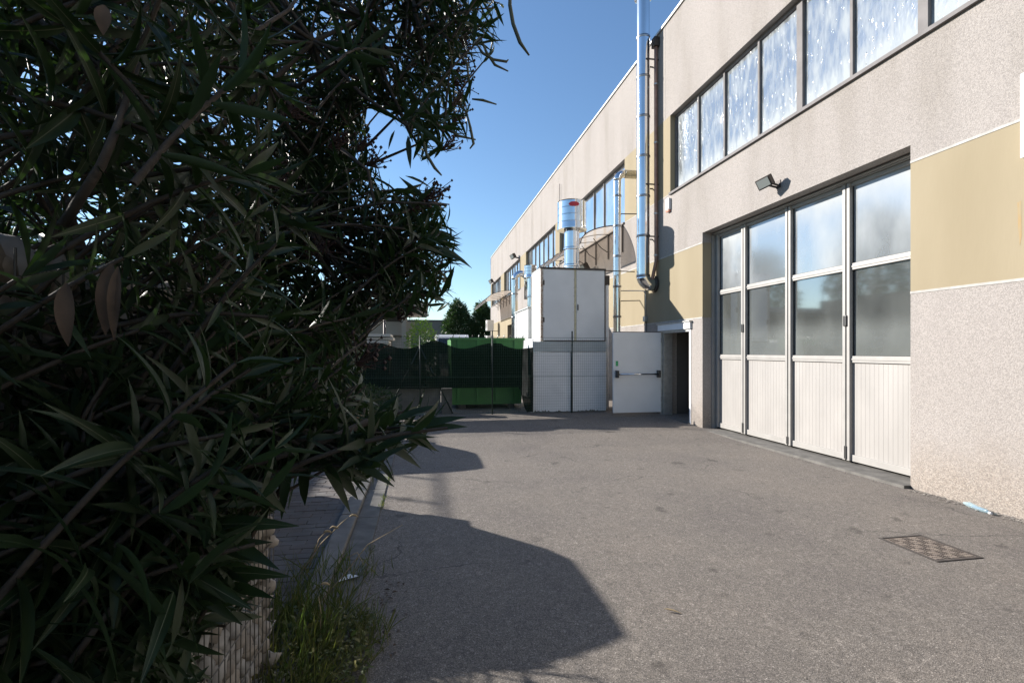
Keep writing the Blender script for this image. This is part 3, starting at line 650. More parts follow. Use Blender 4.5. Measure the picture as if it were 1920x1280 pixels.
nt_ = MB(); nxn, nzn = 120, 16; vs = []
for i in range(nxn + 1):
    x = -3.4 + (2.62 + 3.4) * i / nxn; top = scallop(x); bot = .74 if x < 2.3 else max(.15, .74 - (x - 2.3) * 4)
    for j in range(nzn + 1):
        z = bot + (top - bot) * j / nzn
        y = FY + .045 + .035 * noise.noise(Vector((x * 2.2, z * 2.5, 1))) + .02 * noise.noise(Vector((x * 9, z * 3, 5))) + (.05 * math.sin(x * 40) if x > 2.3 else 0)
        vs.append((x, y, z))
nt_.add(vs, [(i * (nzn + 1) + j, (i + 1) * (nzn + 1) + j, (i + 1) * (nzn + 1) + j + 1, i * (nzn + 1) + j + 1) for i in range(nxn) for j in range(nzn)], True)
tag(obj('shade_net', nt_, m_net), 'dark green sagging shade net tied along the mesh fence', 'net')
# low wall behind the fence on the left
lw = obj('low_wall', MB().box(-6, .45, 12.1, 12.3, 0, .75, .01), m_conc_l); tag(lw, 'low grey concrete wall behind the mesh fence on the left', 'wall')
lp = MB(); lp.box(.47, .72, 12.0, 12.25, 0, .72, .01); tag(obj('concrete_block', lp, m_conc), 'square concrete block at the end of the low wall', 'block')
# green skip
sk = thing('green_skip', 'bright green metal skip container behind the shade net', 'skip', (1.6, 13.2, .1))
b = MB(); z0, z1 = .26, 1.9; xa, xb, ya, yb = .72, 2.56, 12.6, 14.2
vs = [(xa + .04, ya + .08, z0), (xb - .04, ya + .08, z0), (xb, ya, z1), (xa, ya, z1), (xa + .04, yb - .08, z0), (xb - .04, yb - .08, z0), (xb, yb, z1), (xa, yb, z1)]
b.add(vs, [(0, 1, 2, 3), (5, 4, 7, 6), (4, 0, 3, 7), (1, 5, 6, 2), (0, 4, 5, 1)]); obj('body', b, m_green, sk)
obj('rim', MB().box(xa - .03, xb + .03, ya - .04, ya + .02, z1 - .03, z1 + .03), m_green, sk)
for q in range(4):
    x = xa + .2 + q * .48; obj('rib', MB().add([(x - .04, ya + .01, z0 + .1), (x + .04, ya + .01, z0 + .1), (x + .04, ya - .03, z1 - .03), (x - .04, ya - .03, z1 - .03), (x - .04, ya + .1, z0 + .1), (x + .04, ya + .1, z0 + .1), (x + .04, ya, z1 - .03), (x - .04, ya, z1 - .03)], [(0, 1, 2, 3), (0, 3, 7, 4), (1, 5, 6, 2)]), m_green, sk)
for q in range(12):
    x = xa + .05 + q * .16; obj('hook', MB().tube([(x, ya - .02, z1 + .03), (x, ya - .05, z1 + .07), (x + .01, ya - .03, z1 + .10)], .011, 6), m_galv if q % 3 else m_dark, sk)
for x in (xa + .3, xb - .3): obj('foot', MB().box(x - .08, x + .08, ya + .1, yb - .1, .1, .258), m_dark, sk)

# ------------------------------------------------------------ vehicles
def make_wheel(cx, cy, r, par, side):
    w_ = obj('wheel', MB().lathe((cx, cy, r), [(r * .62, -.10), (r * .95, -.10), (r, -.06), (r, .06), (r * .95, .10), (r * .62, .10)], 24, 'y'), m_tyre, par)
    b = MB(); b.lathe((cx, cy, r), [(0, side * .06), (r * .2, side * .075), (r * .55, side * .06), (r * .64, side * .09)], 24, 'y'); obj('rim', b, m_rim, w_)
def make_car(label, L, W, H, paint, plate_txt):
    # local: rear faces +X, length along x from 0 (rear) to -L
    t = thing('parked_car', label, 'car', (0, 0, 0), 'cars parked in the paved bays')
    hw = W / 2; belt = H * .62
    # stations: x, half-width factor, belt z, roof z, roof half-width
    st = [(0.0, .80, .70 * H / 1.5, None), (-.06, .90, belt, None), (-.12, .95, belt, belt + .03), (-.42, .98, belt + .02, H * .955), (-.9, 1.0, belt, H * .995), (-1.6, 1.0, belt - .01, H), (-2.3, 1.0, belt - .03, H * .975),
          (-3.05, .99, belt - .05, belt - .02), (-3.6, .97, belt - .12, None), (-L + .12, .90, belt - .28, None), (-L, .80, .5, None)]
    sc = L / 4.0; rings = []
    for x, f, zb, zr in st:
        x = x * sc if x > -L + .2 else x; yb = hw * f; rz = zr if zr else zb + .015; ry = yb * (.74 if zr and zr > belt + .1 else .86)
        ring = [(x, -yb * .82, .22), (x, -yb, .34), (x, -yb * 1.0, zb * .7), (x, -yb * .97, zb), (x, -(ry + .03), rz - .07 if zr and zr > belt + .1 else rz - .01), (x, -ry * .8, rz)]
        ring += [(x, -ry * .3, rz + .008)] + [(a, -b_, c) for a, b_, c in [(x, -ry * .3, rz + .008)] + ring[::-1][0:]]
        ring = ring[:7] + [(a, -b_, c) for a, b_, c in ring[:7][::-1]]; rings.append(ring)
    n_ = len(rings[0]); b = MB(); vs = [p for r_ in rings for p in r_]
    fs = [(i * n_ + k, i * n_ + (k + 1) % n_, (i + 1) * n_ + (k + 1) % n_, (i + 1) * n_ + k) for i in range(len(rings) - 1) for k in range(n_)]
    b.add(vs, fs, True); b.add(rings[0], [tuple(range(n_))]); b.add(rings[-1], [tuple(range(n_))[::-1]])
    body = obj('body', b, paint, t)
    # rear window follows the tailgate slope
    za, zb2 = belt + .05, H * .93; xa_, xb_ = -.13 * sc + .012, -.40 * sc + .012
    obj('rear_window', MB().add([(xa_ + .01, -hw * .72, za), (xa_ + .01, hw * .72, za), (xb_ + .01, hw * .62, zb2), (xb_ + .01, -hw * .62, zb2)], [(0, 1, 2, 3)]), m_carglass, t)
    for s_ in (-1, 1):
        y0_, y1_ = s_ * (hw * .985 + .004), s_ * (hw * .80 + .01)
        for (p, q) in ((-.55, -1.45), (-1.53, -2.55)):
            obj('side_window', MB().add([(p * sc, y0_, belt + .03), (q * sc, y0_, belt + .02), (q * sc + .12 * (1 if q < -2 else 0), y1_, H - .13), (p * sc - .05, y1_, H - .13)], [(0, 1, 2, 3)]), m_carglass, t)
        obj('tail_lamp', MB().box(-.10, .012, *(sorted((s_ * hw * .70, s_ * hw * .90))), .62 * H, .62 * H + .01 if False else .49 * H + .40 * .6, .015) if False else MB().box(-.12, .015, *(sorted((s_ * hw * .66, s_ * hw * .89))), H * .50, H * .62, .02), m_tail, t)
        make_wheel(-.72 * sc, s_ * (hw - .10), .31, t, s_); make_wheel(-3.2 * sc, s_ * (hw - .10), .31, t, s_)
        obj('mirror', MB().box(-2.55 * sc, -2.42 * sc, *(sorted((s_ * (hw + .02), s_ * (hw + .2)))), belt + .03, belt + .16, .02), paint, t)
    obj('rear_bumper', MB().box(-.16, .06, -hw * .90, hw * .90, .27, .52, .04), paint, t)
    obj('bumper_reflector', MB().box(.055, .064, hw * .55, hw * .78, .38, .43), m_tail, t); obj('bumper_reflector', MB().box(.055, .064, -hw * .78, -hw * .55, .38, .43), m_tail, t)
    pl = obj('number_plate', MB().box(.0, .012, -.26, .26, H * .60 - .055 - .04, H * .60 + .055 - .04, .003), m_plate, t)
    cu = bpy.data.curves.new('plate_text', 'FONT'); cu.body = plate_txt; cu.size = .105; cu.align_x = 'CENTER'; cu.align_y = 'CENTER'
    to = bpy.data.objects.new('plate_text', cu); COL.objects.link(to); bpy.context.view_layer.update()
    me = bpy.data.meshes.new_from_object(to.evaluated_get(bpy.context.evaluated_depsgraph_get())); bpy.data.objects.remove(to)
    me.materials.clear(); me.materials.append(m_ink); o = bpy.data.objects.new('plate_text', me); COL.objects.link(o); o.parent = pl
    o.location = (.0135, 0, H * .60 - .04); o.rotation_euler = (R(90), 0, R(90))
    obj('badge', MB().lathe((.012, 0, H * .60 + .09), [(0, .004), (.035, .004), (.04, 0)], 16, 'x'), m_rim, t)
    obj('wiper', MB().bar((xa_ + .03, 0, za + .02), (xa_ - .02, .35, za + .12), .015), m_black, t)
    return t
c1 = make_car('dark parked hatchback nearest behind the oleander, just past the stone-filled wall', 4.1, 1.80, 1.73, m_carg, 'ED 317FN'); c1.location = (-1.66, 5.38, .012)
c2 = make_car('black parked hatchback with number plate, second bay beyond the oleander', 3.9, 1.72, 1.50, m_carb, 'EL 340CV'); c2.location = (-1.62, 9.3, .05)
# white van
vn = thing('white_van', 'white van facing the camera beyond the shade net and skip', 'van', (1.8, 29, .15))
b = MB(); prof = [(29.0, .45), (28.95, 1.05), (29.15, 1.25), (29.75, 2.25), (30.1, 2.42), (34, 2.42), (34, .45)]
vs = [(x, y, z + .15) for x in (.85, 2.75) for y, z in prof]; n_ = len(prof)
b.add(vs, [tuple(range(n_)), tuple(range(2 * n_ - 1, n_ - 1, -1))] + [(k, k + n_, (k + 1) % n_ + n_, (k + 1) % n_) for k in range(n_)]); obj('body', b, m_carw, vn)
obj('windscreen', MB().add([(.93, 29.18, 1.46), (2.67, 29.18, 1.46), (2.6, 29.68, 2.34), (1.0, 29.68, 2.34)], [(0, 1, 2, 3)]), m_carglass, vn)
obj('grille', MB().box(1.35, 2.25, 28.93, 28.97, .85, 1.1), m_dark, vn)
for x in (1.0, 2.35): obj('headlight', MB().box(x, x + .28, 28.9, 28.98, .9, 1.15, .02), m_head, vn)
for x in (.95, 2.55): obj('wheel', MB().lathe((x + .05, 29.9, .5), [(.2, -.1), (.35, -.1), (.35, .1), (.2, .1)], 18, 'x'), m_tyre, vn)
for x in (.72, 2.78): obj('mirror', MB().box(x, x + .12, 29.3, 29.4, 1.5, 1.8, .02), m_black, vn)

# ------------------------------------------------------------ buildings on the left
nb = thing('neighbour_building', 'low grey neighbouring building with roof railing on the far side of the parking bays', 'building', (-9, 12, 0))
obj('wall', MB().box(-16, -9.5, -10, 24, 0, 2.62), m_bwall, nb); obj('upper_wall', MB().box(-16, -9.52, -10, 24, 2.62, 4.3), m_brown, nb)
b = MB()
for q in range(18): b.box(-9.535, -9.50, -8 + q * 1.8, -7 + q * 1.8, 1.0, 2.1)
obj('window', b, m_carglass, nb)
b = MB()
for q in range(35): b.bar((-9.7, -10 + q, 4.3), (-9.7, -10 + q, 5.1), .04)
for z in (4.7, 5.1): b.bar((-9.7, -10, z), (-9.7, 24, z), .04)
obj('railing', b, m_rail, nb)
sh = thing('shed_building', 'low cream building with a flat overhanging roof slab beyond the fence', 'building', (-4, 26, 0))
obj('roof_slab', MB().box(-11, .32, 23.4, 31, 3.62, 3.86, .02), m_fascia, sh)
obj('wall', MB().box(-11, -.6, 25, 30, 0, 2.9), m_bwall, sh); obj('clerestory', MB().box(-11, -.8, 25.3, 30, 2.9, 3.62), m_bdark, sh)
obj('white_fascia', MB().box(-11, -.3, 24.7, 24.95, 2.35, 3.0, .02), m_bwall, sh)
for x in (-.8, -4, -8): obj('column', MB().box(x - .1, x + .1, 24.0, 24.2, 0, 3.6), m_bwall, sh)
for q in range(3): obj('window', MB().box(-3 - q * 2.6, -1.4 - q * 2.6, 24.97, 25.01, .9, 2.1), m_carglass, sh)
bs = thing('board_stack', 'stack of pale boards lying behind the shade net on the left', 'stack', (-2, 15, 0))
for q in range(6): obj('board', MB().box(-4.5 + random.uniform(-.1, .1), -.75 + random.uniform(-.25, .1), 14.4 + random.uniform(-.05, .05), 15.6, 1.55 + q * .09, 1.62 + q * .09, .006), M('pale_board', (.52 + .04 * random.random(), .46, .41), .7), bs)
obj('trestle', MB().box(-4.2, -.9, 14.6, 15.4, 0, 1.54), m_brown, bs)
mm = thing('utility_pole', 'slim dark post in front of the low cream building', 'pole', (-1.3, 20, 0)); obj('pole', MB().tube([(-1.25, 18, 0), (-1.25, 18, 3.3)], .05, 8), m_dark, mm)
cbx = MB().box(-.98, -.80, 8.05, 8.4, .06, .62, .006); tag(obj('cardboard_box', cbx, M('cardboard', (.42, .25, .13), .85, var=.15, vscale=8)), 'brown cardboard box standing by the kerb behind the dark car', 'box')
bb = thing('far_block', 'distant plain brown building beside the dark conical trees', 'building', (-6, 75, 0))
obj('wall', MB().box(-14, 4, 74, 84, 0, 5.9), m_brown, bb); obj('parapet', MB().box(-14.1, 4.1, 73.9, 84.1, 5.9, 6.1), m_bdark, bb)
b = MB()
for q in range(5): b.box(-12 + q * 3, -10.8 + q * 3, 73.93, 73.98, 3.2, 4.6)
obj('window', b, m_carglass, bb)
# pylon-like mast with wires, distant
mt = thing('aerial_mast', 'distant thin lattice aerial mast behind the low building', 'mast', (1.5, 60, 0))
b = MB(); mx_ = -1.2
for s_ in (-.25, .25): b.bar((mx_ + s_, 60, 0), (mx_ + s_ * .4, 60, 6.4), .05)
for q in range(9): b.bar((mx_ - .2, 60, 1 + q * .6), (mx_ + .2, 60, 1.5 + q * .6), .03)
b.bar((mx_ - .7, 60, 5.2), (mx_ + .7, 60, 5.2), .05); obj('frame', b, m_dark, mt)

# ------------------------------------------------------------ leaves as numpy batches
def leaf_template(nseg=4, fold=.22, droop=.22, wmax=.5):
    """unit-length lanceolate leaf along +X, normal +Z, width scaled to 1"""
    vs = []; 
    for i in range(nseg + 1):
        t = i / nseg; wdt = wmax * (math.sin(math.pi * min(1, t ** .82 * .97 + .03)) ** .85) if 0 < t < 1 else (.06 if t == 0 else .02)
        z = -droop * t * t; vs += [(t, wdt, z + fold * wdt * .18), (t, 0, z), (t, -wdt, z + fold * wdt * .18)]
    fs = []
    for i in range(nseg):
        a = i * 3; fs += [(a, a + 1, a + 4, a + 3), (a + 1, a + 2, a + 5, a + 4)]
    return np.array(vs), np.array(fs)
def batch(base, dirs, nrm, L, W, tv, tf):
    """vectorised leaves -> verts, faces"""
    d = dirs / np.linalg.norm(dirs, axis=1, keepdims=True); s = np.cross(nrm, d); s /= np.linalg.norm(s, axis=1, keepdims=True) + 1e-9; n = np.cross(d, s)
    V = base[:, None, :] + d[:, None, :] * (tv[None, :, 0:1] * L[:, None, None]) + s[:, None, :] * (tv[None, :, 1:2] * W[:, None, None]) + n[:, None, :] * (tv[None, :, 2:3] * L[:, None, None])
    F = tf[None] + (np.arange(len(base)) * len(tv))[:, None, None]
    return V.reshape(-1, 3), F.reshape(-1, 4)
def np_obj(name, V, F, mat, parent=None, kind='stuff', smooth=True):
    me = bpy.data.meshes.new(name); off = np.array(wloc(parent)) if parent is not None else np.zeros(3)
    V = V - off; me.vertices.add(len(V)); me.vertices.foreach_set('co', V.astype(np.float32).ravel())
    me.loops.add(F.size); me.loops.foreach_set('vertex_index', F.astype(np.int32).ravel()); me.polygons.add(len(F))
    me.polygons.foreach_set('loop_start', np.arange(0, F.size, F.shape[1], dtype=np.int32)); me.polygons.foreach_set('loop_total', np.full(len(F), F.shape[1], dtype=np.int32))
    me.polygons.foreach_set('use_smooth', np.full(len(F), smooth)); me.materials.append(mat); me.update(calc_edges=True); me.validate()
    o = bpy.data.objects.new(name, me); COL.objects.link(o)
    if parent is not None: o.parent = parent
    if kind: o['kind'] = kind
    return o

# ------------------------------------------------------------ oleander
POLY = np.array([(-900, -900), (975, -900), (960, -20), (948, 60), (950, 132), (905, 118), (888, 200), (885, 270), (835, 285), (825, 322), (785, 300), (745, 225), (692, 212), (700, 285), (728, 345), (790, 352), (835, 345), (850, 400), (866, 436), (897, 492),
                 (850, 512), (866, 562), (812, 598), (712, 600), (688, 640), (700, 715), (668, 748), (790, 742), (828, 752), (876, 772), (868, 802), (802, 812), (832, 845), (800, 868), (742, 852), (742, 905), (688, 945), (636, 900),
                 (596, 884), (552, 905), (552, 962), (520, 985), (470, 1000), (500, 1062), (512, 1118), (498, 1160), (440, 1180), (380, 1200), (412, 1250), (405, 1500), (-900, 1500)], float)
def inside(px, py):
    c = np.zeros(px.shape, bool); n = len(POLY); j = n - 1
    for i in range(n):
        xi, yi = POLY[i]; xj, yj = POLY[j]
        m = ((yi > py) != (yj > py)) & (px < (xj - xi) * (py - yi) / (yj - yi + 1e-12) + xi); c ^= m; j = i
    return c
ole = thing('oleander_bush', 'huge dark oleander bush overhanging the left half of the picture', 'bush', (-1.35, 1.2, 0))
ROOTS = [np.array(p) for p in ((-1.35, 1.0, 0), (-1.5, 2.0, 0), (-1.25, .3, 0), (-1.8, 2.8, 0), (-1.6, -.6, 0))]
REG = [  # px0,px1,py0,py1,z0,z1,count
    (-250, 500, -250, 520, 1.0, 3.2, 225), (-150, 480, -150, 450, .75, 1.2, 34), (470, 940, -250, 320, 2.0, 3.2, 185), (430, 885, 300, 610, 1.7, 2.9, 185),
    (-200, 520, 420, 900, .68, 1.2, 110), (440, 690, 580, 780, 1.1, 2.3, 62), (430, 840, 770, 930, .9, 1.4, 48), (-150, 500, 850, 1290, .66, 1.2, 210), (-120, 560, 430, 760, 1.0, 3.3, 190), (540, 800, 130, 330, 2.2, 3.3, 60)]
B = []; D = []; Nn = []; Ls = []; Ws = []; twigs = []; tips = []
def shoot(tip, axis, length, nwh, Lm, reject=True, flower=False):
    axis = axis / np.linalg.norm(axis); up = np.array([0, 0, 1.]); base = tip - axis * length + up * (-.12 * length)
    pts = [base * (1 - t) + tip * t + up * (.06 * length * math.sin(math.pi * t)) for t in np.linspace(0, 1, 5)]
    u = np.cross(axis, up); u = u / (np.linalg.norm(u) + 1e-6); v = np.cross(axis, u); ph = rng.uniform(0, 6.28); any_in = False
    for k in range(nwh):
        t = 1 - k * (.95 / nwh) * rng.uniform(.85, 1.1); p = base * (1 - t) + tip * t + up * (.06 * length * math.sin(math.pi * t)); ph += math.pi / 3 + rng.normal(0, .15)
        spread = R(28 + 50 * min(1, (k + .4) / 4) + rng.normal(0, 10)); ln = Lm * (0.62 + .38 * min(1, (k + 1) / 3)) * rng.uniform(.8, 1.15)
        for q in range(3):
            if rng.random() < .1: continue
            a = ph + q * 2.094 + rng.normal(0, .15); out = u * math.cos(a) + v * math.sin(a)
            d = axis * math.cos(spread) + out * math.sin(spread) + up * rng.normal(-.10, .12); n = axis * math.sin(spread) - out * math.cos(spread) + rng.normal(0, .25, 3)
            d = d / np.linalg.norm(d); e = p + d * ln - up * .15 * ln
            if e[2] < .03: continue
            for pt in (p, (p + e) / 2, e):
                if -1.02 < pt[0] < -.68 and pt[2] < 1.94 and pt[1] < 2.65: break
            else:
                if reject:
                    qx, qy, qz = proj(np.stack([p, (p + e) / 2, e]))
                    if (qz < .38).any(): continue
                    if not inside(qx, qy).all(): continue
                elif proj(e)[2] > .25: 
                    qx, qy, qz = proj(np.stack([p, e]))
                    if ((qx > -60) & (qy > -60) & (qy < 1340) & (qz > 0)).any() and not inside(qx, qy).all(): continue
                    if (qz < .4).any() and (qz > -.3).any() and abs(e[0]) < 1: continue
                B.append(p); D.append(d); Nn.append(n); Ls.append(ln); Ws.append(ln * rng.uniform(.105, .145)); any_in = True
    if any_in:
        qx, qy, qz = proj(np.stack(pts))
        if (qz > .5).all() and inside(qx, qy).all() or (qz < 0).all() or (qx < -80).all(): twigs.append(pts)
        tips.append((tip, axis))
    return any_in
for (x0, x1, y0, y1, z0, z1, cnt) in REG:
    for _ in range(cnt):
        for tr_ in range(30):
            px, py = rng.uniform(x0, x1), rng.uniform(y0, y1)
            if inside(np.array([px]), np.array([py]))[0]: break
        z = z0 + (z1 - z0) * rng.random() ** .8; tip = unproj(px, py, z)
        if tip[2] < .12: continue
        if -1.02 < tip[0] < -.66 and tip[2] < 1.95 and tip[1] < 2.65: continue
        r0 = min(ROOTS, key=lambda r: np.linalg.norm(r[:2] - tip[:2])); rad = tip - (r0 + np.array([0, 0, min(1.6, tip[2] * .8)])); rad /= np.linalg.norm(rad)
        ax = rad * .75 + np.array([.15, .05, .35]) + rng.normal(0, .33, 3)
        shoot(tip, ax, rng.uniform(.25, .45), rng.integers(6, 9), rng.uniform(.135, .18) if z0 >= 1.6 else rng.uniform(.10, .145))
# hand-placed near sprays that make the outline
for (px, py, z, ax, ln, nw, Lm) in ((742, 800, 1.15, (.9, .2, .12), .34, 7, .15), (640, 850, 1.0, (.8, -.1, -.25), .3, 6, .15), (760, 790, 1.3, (.9, .2, .25), .3, 5, .13), (560, 850, .95, (.6, 0, -.3), .3, 6, .16),
    (410, 960, .62, (.8, .1, -.15), .25, 6, .13), (250, 980, .6, (.5, 0, .2), .25, 6, .14), (300, 1170, .6, (.6, 0, .25), .25, 6, .13), (470, 930, .7, (.9, 0, -.05), .2, 5, .13), (800, 470, 2.0, (.9, .1, -.1), .35, 7, .15), (780, 540, 2.0, (.8, .1, -.4), .35, 7, .15),
    (790, 250, 2.3, (.6, .1, -.7), .35, 7, .15), (860, 180, 2.6, (.8, .1, -.4), .4, 8, .15), (900, 60, 2.8, (.8, .2, -.1), .4, 8, .15), (200, 720, .62, (.2, 0, .5), .25, 6, .14), (110, 240, .7, (.3, 0, .3), .3, 7, .16), (330, 250, .8, (.6, 0, -.3), .3, 7, .16),
    (200, 130, .75, (.5, 0, -.5), .3, 7, .16), (430, 330, .9, (.7, 0, .1), .3, 7, .16), (90, 1100, .55, (.3, 0, .4), .25, 6, .14), (520, 180, 1.1, (.3, .1, -.5), .3, 7, .16), (560, 430, 1.2, (.6, 0, -.4), .3, 7, .15), (150, 830, .6, (-.2, 0, .5), .25, 6, .14), (400, 1060, .62, (.6, 0, -.5), .25, 7, .13), (300, 1080, .6, (.3, 0, -.6), .25, 7, .13), (200, 1220, .55, (.5, 0, .1), .25, 7, .13), (340, 1130, .6, (.7, 0, .1), .25, 7, .12), (440, 1060, .66, (.6, 0, -.6), .22, 7, .12), (380, 900, .7, (.5, 0, -.5), .3, 7, .14), (60, 950, .55, (.4, 0, -.3), .3, 7, .14),
    (820, 440, 2.2, (.95, .1, .0), .35, 6, .17), (830, 530, 2.2, (.9, .1, -.35), .35, 6, .17), (840, 500, 2.2, (.9, .1, -.2), .35, 7, .17), (800, 560, 2.0, (.8, .1, -.3), .35, 7, .17), (770, 420, 2.1, (.9, .1, .3), .35, 7, .17), (830, 800, 1.2, (.95, .1, .1), .3, 5, .14), (700, 860, 1.05, (.8, 0, -.45), .3, 6, .15)):
    if z < .8: z *= 1.3
    for e in range(2): shoot(unproj(px + rng.normal(0, 10), py + rng.normal(0, 10), z), np.array(ax, float) + rng.normal(0, .12, 3), ln, nw, Lm)
for (xa, ya, xb, yb, z) in ((770, 803, 866, 772, 1.15), (780, 806, 874, 790, 1.15), (748, 812, 830, 841, 1.15), (735, 790, 818, 752, 1.15), (690, 815, 800, 866, 1.1), (640, 850, 738, 902, 1.0), (600, 850, 688, 940, 1.0), (705, 775, 748, 735, 1.2), (700, 850, 741, 903, 1.05), (560, 845, 640, 898, 1.0),
    (800, 455, 862, 437, 2.0), (815, 460, 890, 492, 2.0), (800, 470, 872, 478, 2.0), (790, 480, 828, 512, 2.0), (770, 500, 822, 550, 2.0), (780, 440, 852, 448, 2.0), (760, 330, 815, 345, 2.1), (770, 540, 826, 553, 2.0), (750, 570, 800, 590, 2.0), (800, 250, 770, 300, 2.1), (765, 255, 768, 308, 2.1), (740, 245, 725, 276, 2.1), (925, 0, 942, 48, 2.4), (900, 30, 938, 47, 2.4), (910, 10, 932, 8, 2.4),
    (380, 985, 516, 969, .62), (400, 990, 505, 1060, .62), (370, 1000, 500, 1098, .62), (420, 1095, 500, 1110, .64), (300, 1180, 412, 1247, .58), (380, 1075, 505, 1062, .66), (350, 995, 380, 1080, .62), (330, 990, 310, 1090, .6), (380, 1160, 500, 1150, .66), (520, 690, 540, 790, 1.2), (470, 900, 545, 958, .8), (575, 850, 560, 962, 1.0), (600, 860, 668, 955, 1.0), (545, 860, 520, 975, .9), (500, 880, 490, 990, .85), (330, 1060, 470, 1140, .6), (350, 1080, 440, 1180, .6), (400, 1020, 505, 1010, .62), (610, 810, 560, 900, 1.0), (430, 880, 500, 980, .75)):
    if z < .8: z *= 1.3
    a_ = unproj(xa, ya, z); c_ = unproj(xb, yb, z + rng.uniform(-.05, .08)); v_ = c_ - a_
    B.append(a_); D.append(v_); Nn.append(np.array([rng.normal(0, .4), -.8, .6])); Ls.append(float(np.linalg.norm(v_))); Ws.append(float(np.linalg.norm(v_)) * .17)
# unseen rest of the bush, added left and above the frame to block light
for _ in range(620):
    tip = np.array([rng.uniform(-4.2, -.9), rng.uniform(-1.8, 4.2), rng.uniform(.5, 4.3)])
    if -1.02 < tip[0] < -.66 and tip[2] < 1.95: continue
    shoot(tip, np.array([rng.normal(0, .5), rng.normal(0, .5), .6]), rng.uniform(.3, .5), 8, .19, reject=False)
B = np.array(B); D = np.array(D); Nn = np.array(Nn); Ls = np.array(Ls); Ws = np.array(Ws)
print('leaves', len(B))
cx_, cy_, cz_ = proj(B + D * Ls[:, None] * .5); fin = (cx_ > 0) & (cx_ < 1920) & (cy_ > 0) & (cy_ < 1280) & (cz_ > 0)
size = np.where(fin, Ls / np.maximum(cz_, .1), 0); order = np.argsort(-size); big = order[:300]; rest = order[300:]
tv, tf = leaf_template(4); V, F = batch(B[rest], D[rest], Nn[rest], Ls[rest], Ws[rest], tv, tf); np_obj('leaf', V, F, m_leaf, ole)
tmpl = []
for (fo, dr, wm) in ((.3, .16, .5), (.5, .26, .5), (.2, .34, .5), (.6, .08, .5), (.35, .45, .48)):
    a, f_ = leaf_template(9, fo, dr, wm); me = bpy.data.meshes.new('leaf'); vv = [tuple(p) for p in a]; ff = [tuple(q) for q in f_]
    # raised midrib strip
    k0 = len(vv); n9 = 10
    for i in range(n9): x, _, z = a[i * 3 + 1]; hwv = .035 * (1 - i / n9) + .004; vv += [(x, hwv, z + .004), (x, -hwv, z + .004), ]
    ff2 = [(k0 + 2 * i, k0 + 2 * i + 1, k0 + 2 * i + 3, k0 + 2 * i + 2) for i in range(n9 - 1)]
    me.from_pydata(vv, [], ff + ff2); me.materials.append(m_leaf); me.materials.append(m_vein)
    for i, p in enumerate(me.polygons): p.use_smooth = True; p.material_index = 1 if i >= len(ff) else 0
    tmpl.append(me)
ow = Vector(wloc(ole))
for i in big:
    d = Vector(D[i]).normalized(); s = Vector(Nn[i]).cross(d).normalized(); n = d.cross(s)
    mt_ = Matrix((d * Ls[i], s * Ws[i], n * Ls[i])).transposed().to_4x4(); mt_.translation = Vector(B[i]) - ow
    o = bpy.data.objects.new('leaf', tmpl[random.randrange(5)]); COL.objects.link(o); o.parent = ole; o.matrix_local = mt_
# stems
mains = []
for k_ in range(22):
    tip, ax = tips[int(rng.integers(0, len(tips)))]
    if tip[2] < 1.4 or proj(tip)[2] < 1.3: continue
    r0 = min(ROOTS, key=lambda r: np.linalg.norm(r[:2] - tip[:2])) + np.array([rng.normal(0, .15), rng.normal(0, .15), 0])
    mid = (r0 * .6 + tip * .4); mid[2] = tip[2] * .72; mid += rng.normal(0, .1, 3)
    if -1.05 < mid[0] < -.6 and mid[2] < 2.05: mid[2] = 2.1
    end = tip - ax * .3; pts = [r0 * (1 - t) ** 2 + mid * 2 * t * (1 - t) + end * t * t + rng.normal(0, .012, 3) for t in np.linspace(0, 1, 12)]
    mains.append(pts); qx, qy, qz = proj(np.stack(pts)); infr = (qx > -50) & (qx < 1950) & (qy < 1300) & (qy > -30) & (qz > 0)
    if (infr & ((qz < 1.1) | ~inside(qx, qy))).any(): continue
    obj('branch', MB().tube(pts, [.020 * (1 - t) + .006 for t in np.linspace(0, 1, 12)], 8), m_bark, ole)
# two long near branches seen crossing the picture
for pl_ in ([(430, 40, 1.4), (520, 78, 1.9), (640, 82, 2.2), (760, 92, 2.5), (850, 105, 2.7)], [(360, 150, 1.3), (430, 90, 1.4), (540, 20, 1.6), (600, -60, 1.8)], [(120, 420, .75), (190, 310, .72), (215, 250, .72), (260, 120, .9)], [(640, 280, 1.9), (690, 320, 1.9), (705, 400, 1.9), (700, 520, 1.9)], [(60, 20, .9), (150, 110, .9), (215, 230, .9)], [(690, 790, 1.05), (600, 830, .98), (480, 870, .9), (330, 900, .9)]):
    P_ = [unproj(*q) for q in pl_]; obj('branch', MB().tube(P_, [.0075 * (1 - .6 * i / len(P_)) for i in range(len(P_))], 8), m_bark, ole)
allm = np.array([p for m_ in mains for p in m_])
tw = MB()
for pts in twigs:
    b0 = pts[0]; dd = np.linalg.norm(allm - b0, axis=1); j = int(np.argmin(dd))
    tw.tube(pts, [.0055, .005, .0045, .004, .003], 5, cap=False)
    if dd[j] < .6:
        q = allm[j]; md = (q + b0) / 2 + np.array([0, 0, -.04]); pr_x, pr_y, pr_z = proj(np.stack([q, md, b0]))
        if inside(pr_x, pr_y).all() and (pr_z > .45).all() and not (-1.05 < md[0] < -.6 and md[2] < 1.95): tw.tube([q, md, b0], [.009, .008, .0055], 5, cap=False)
obj('twig', tw, m_bark, ole, kind='stuff')
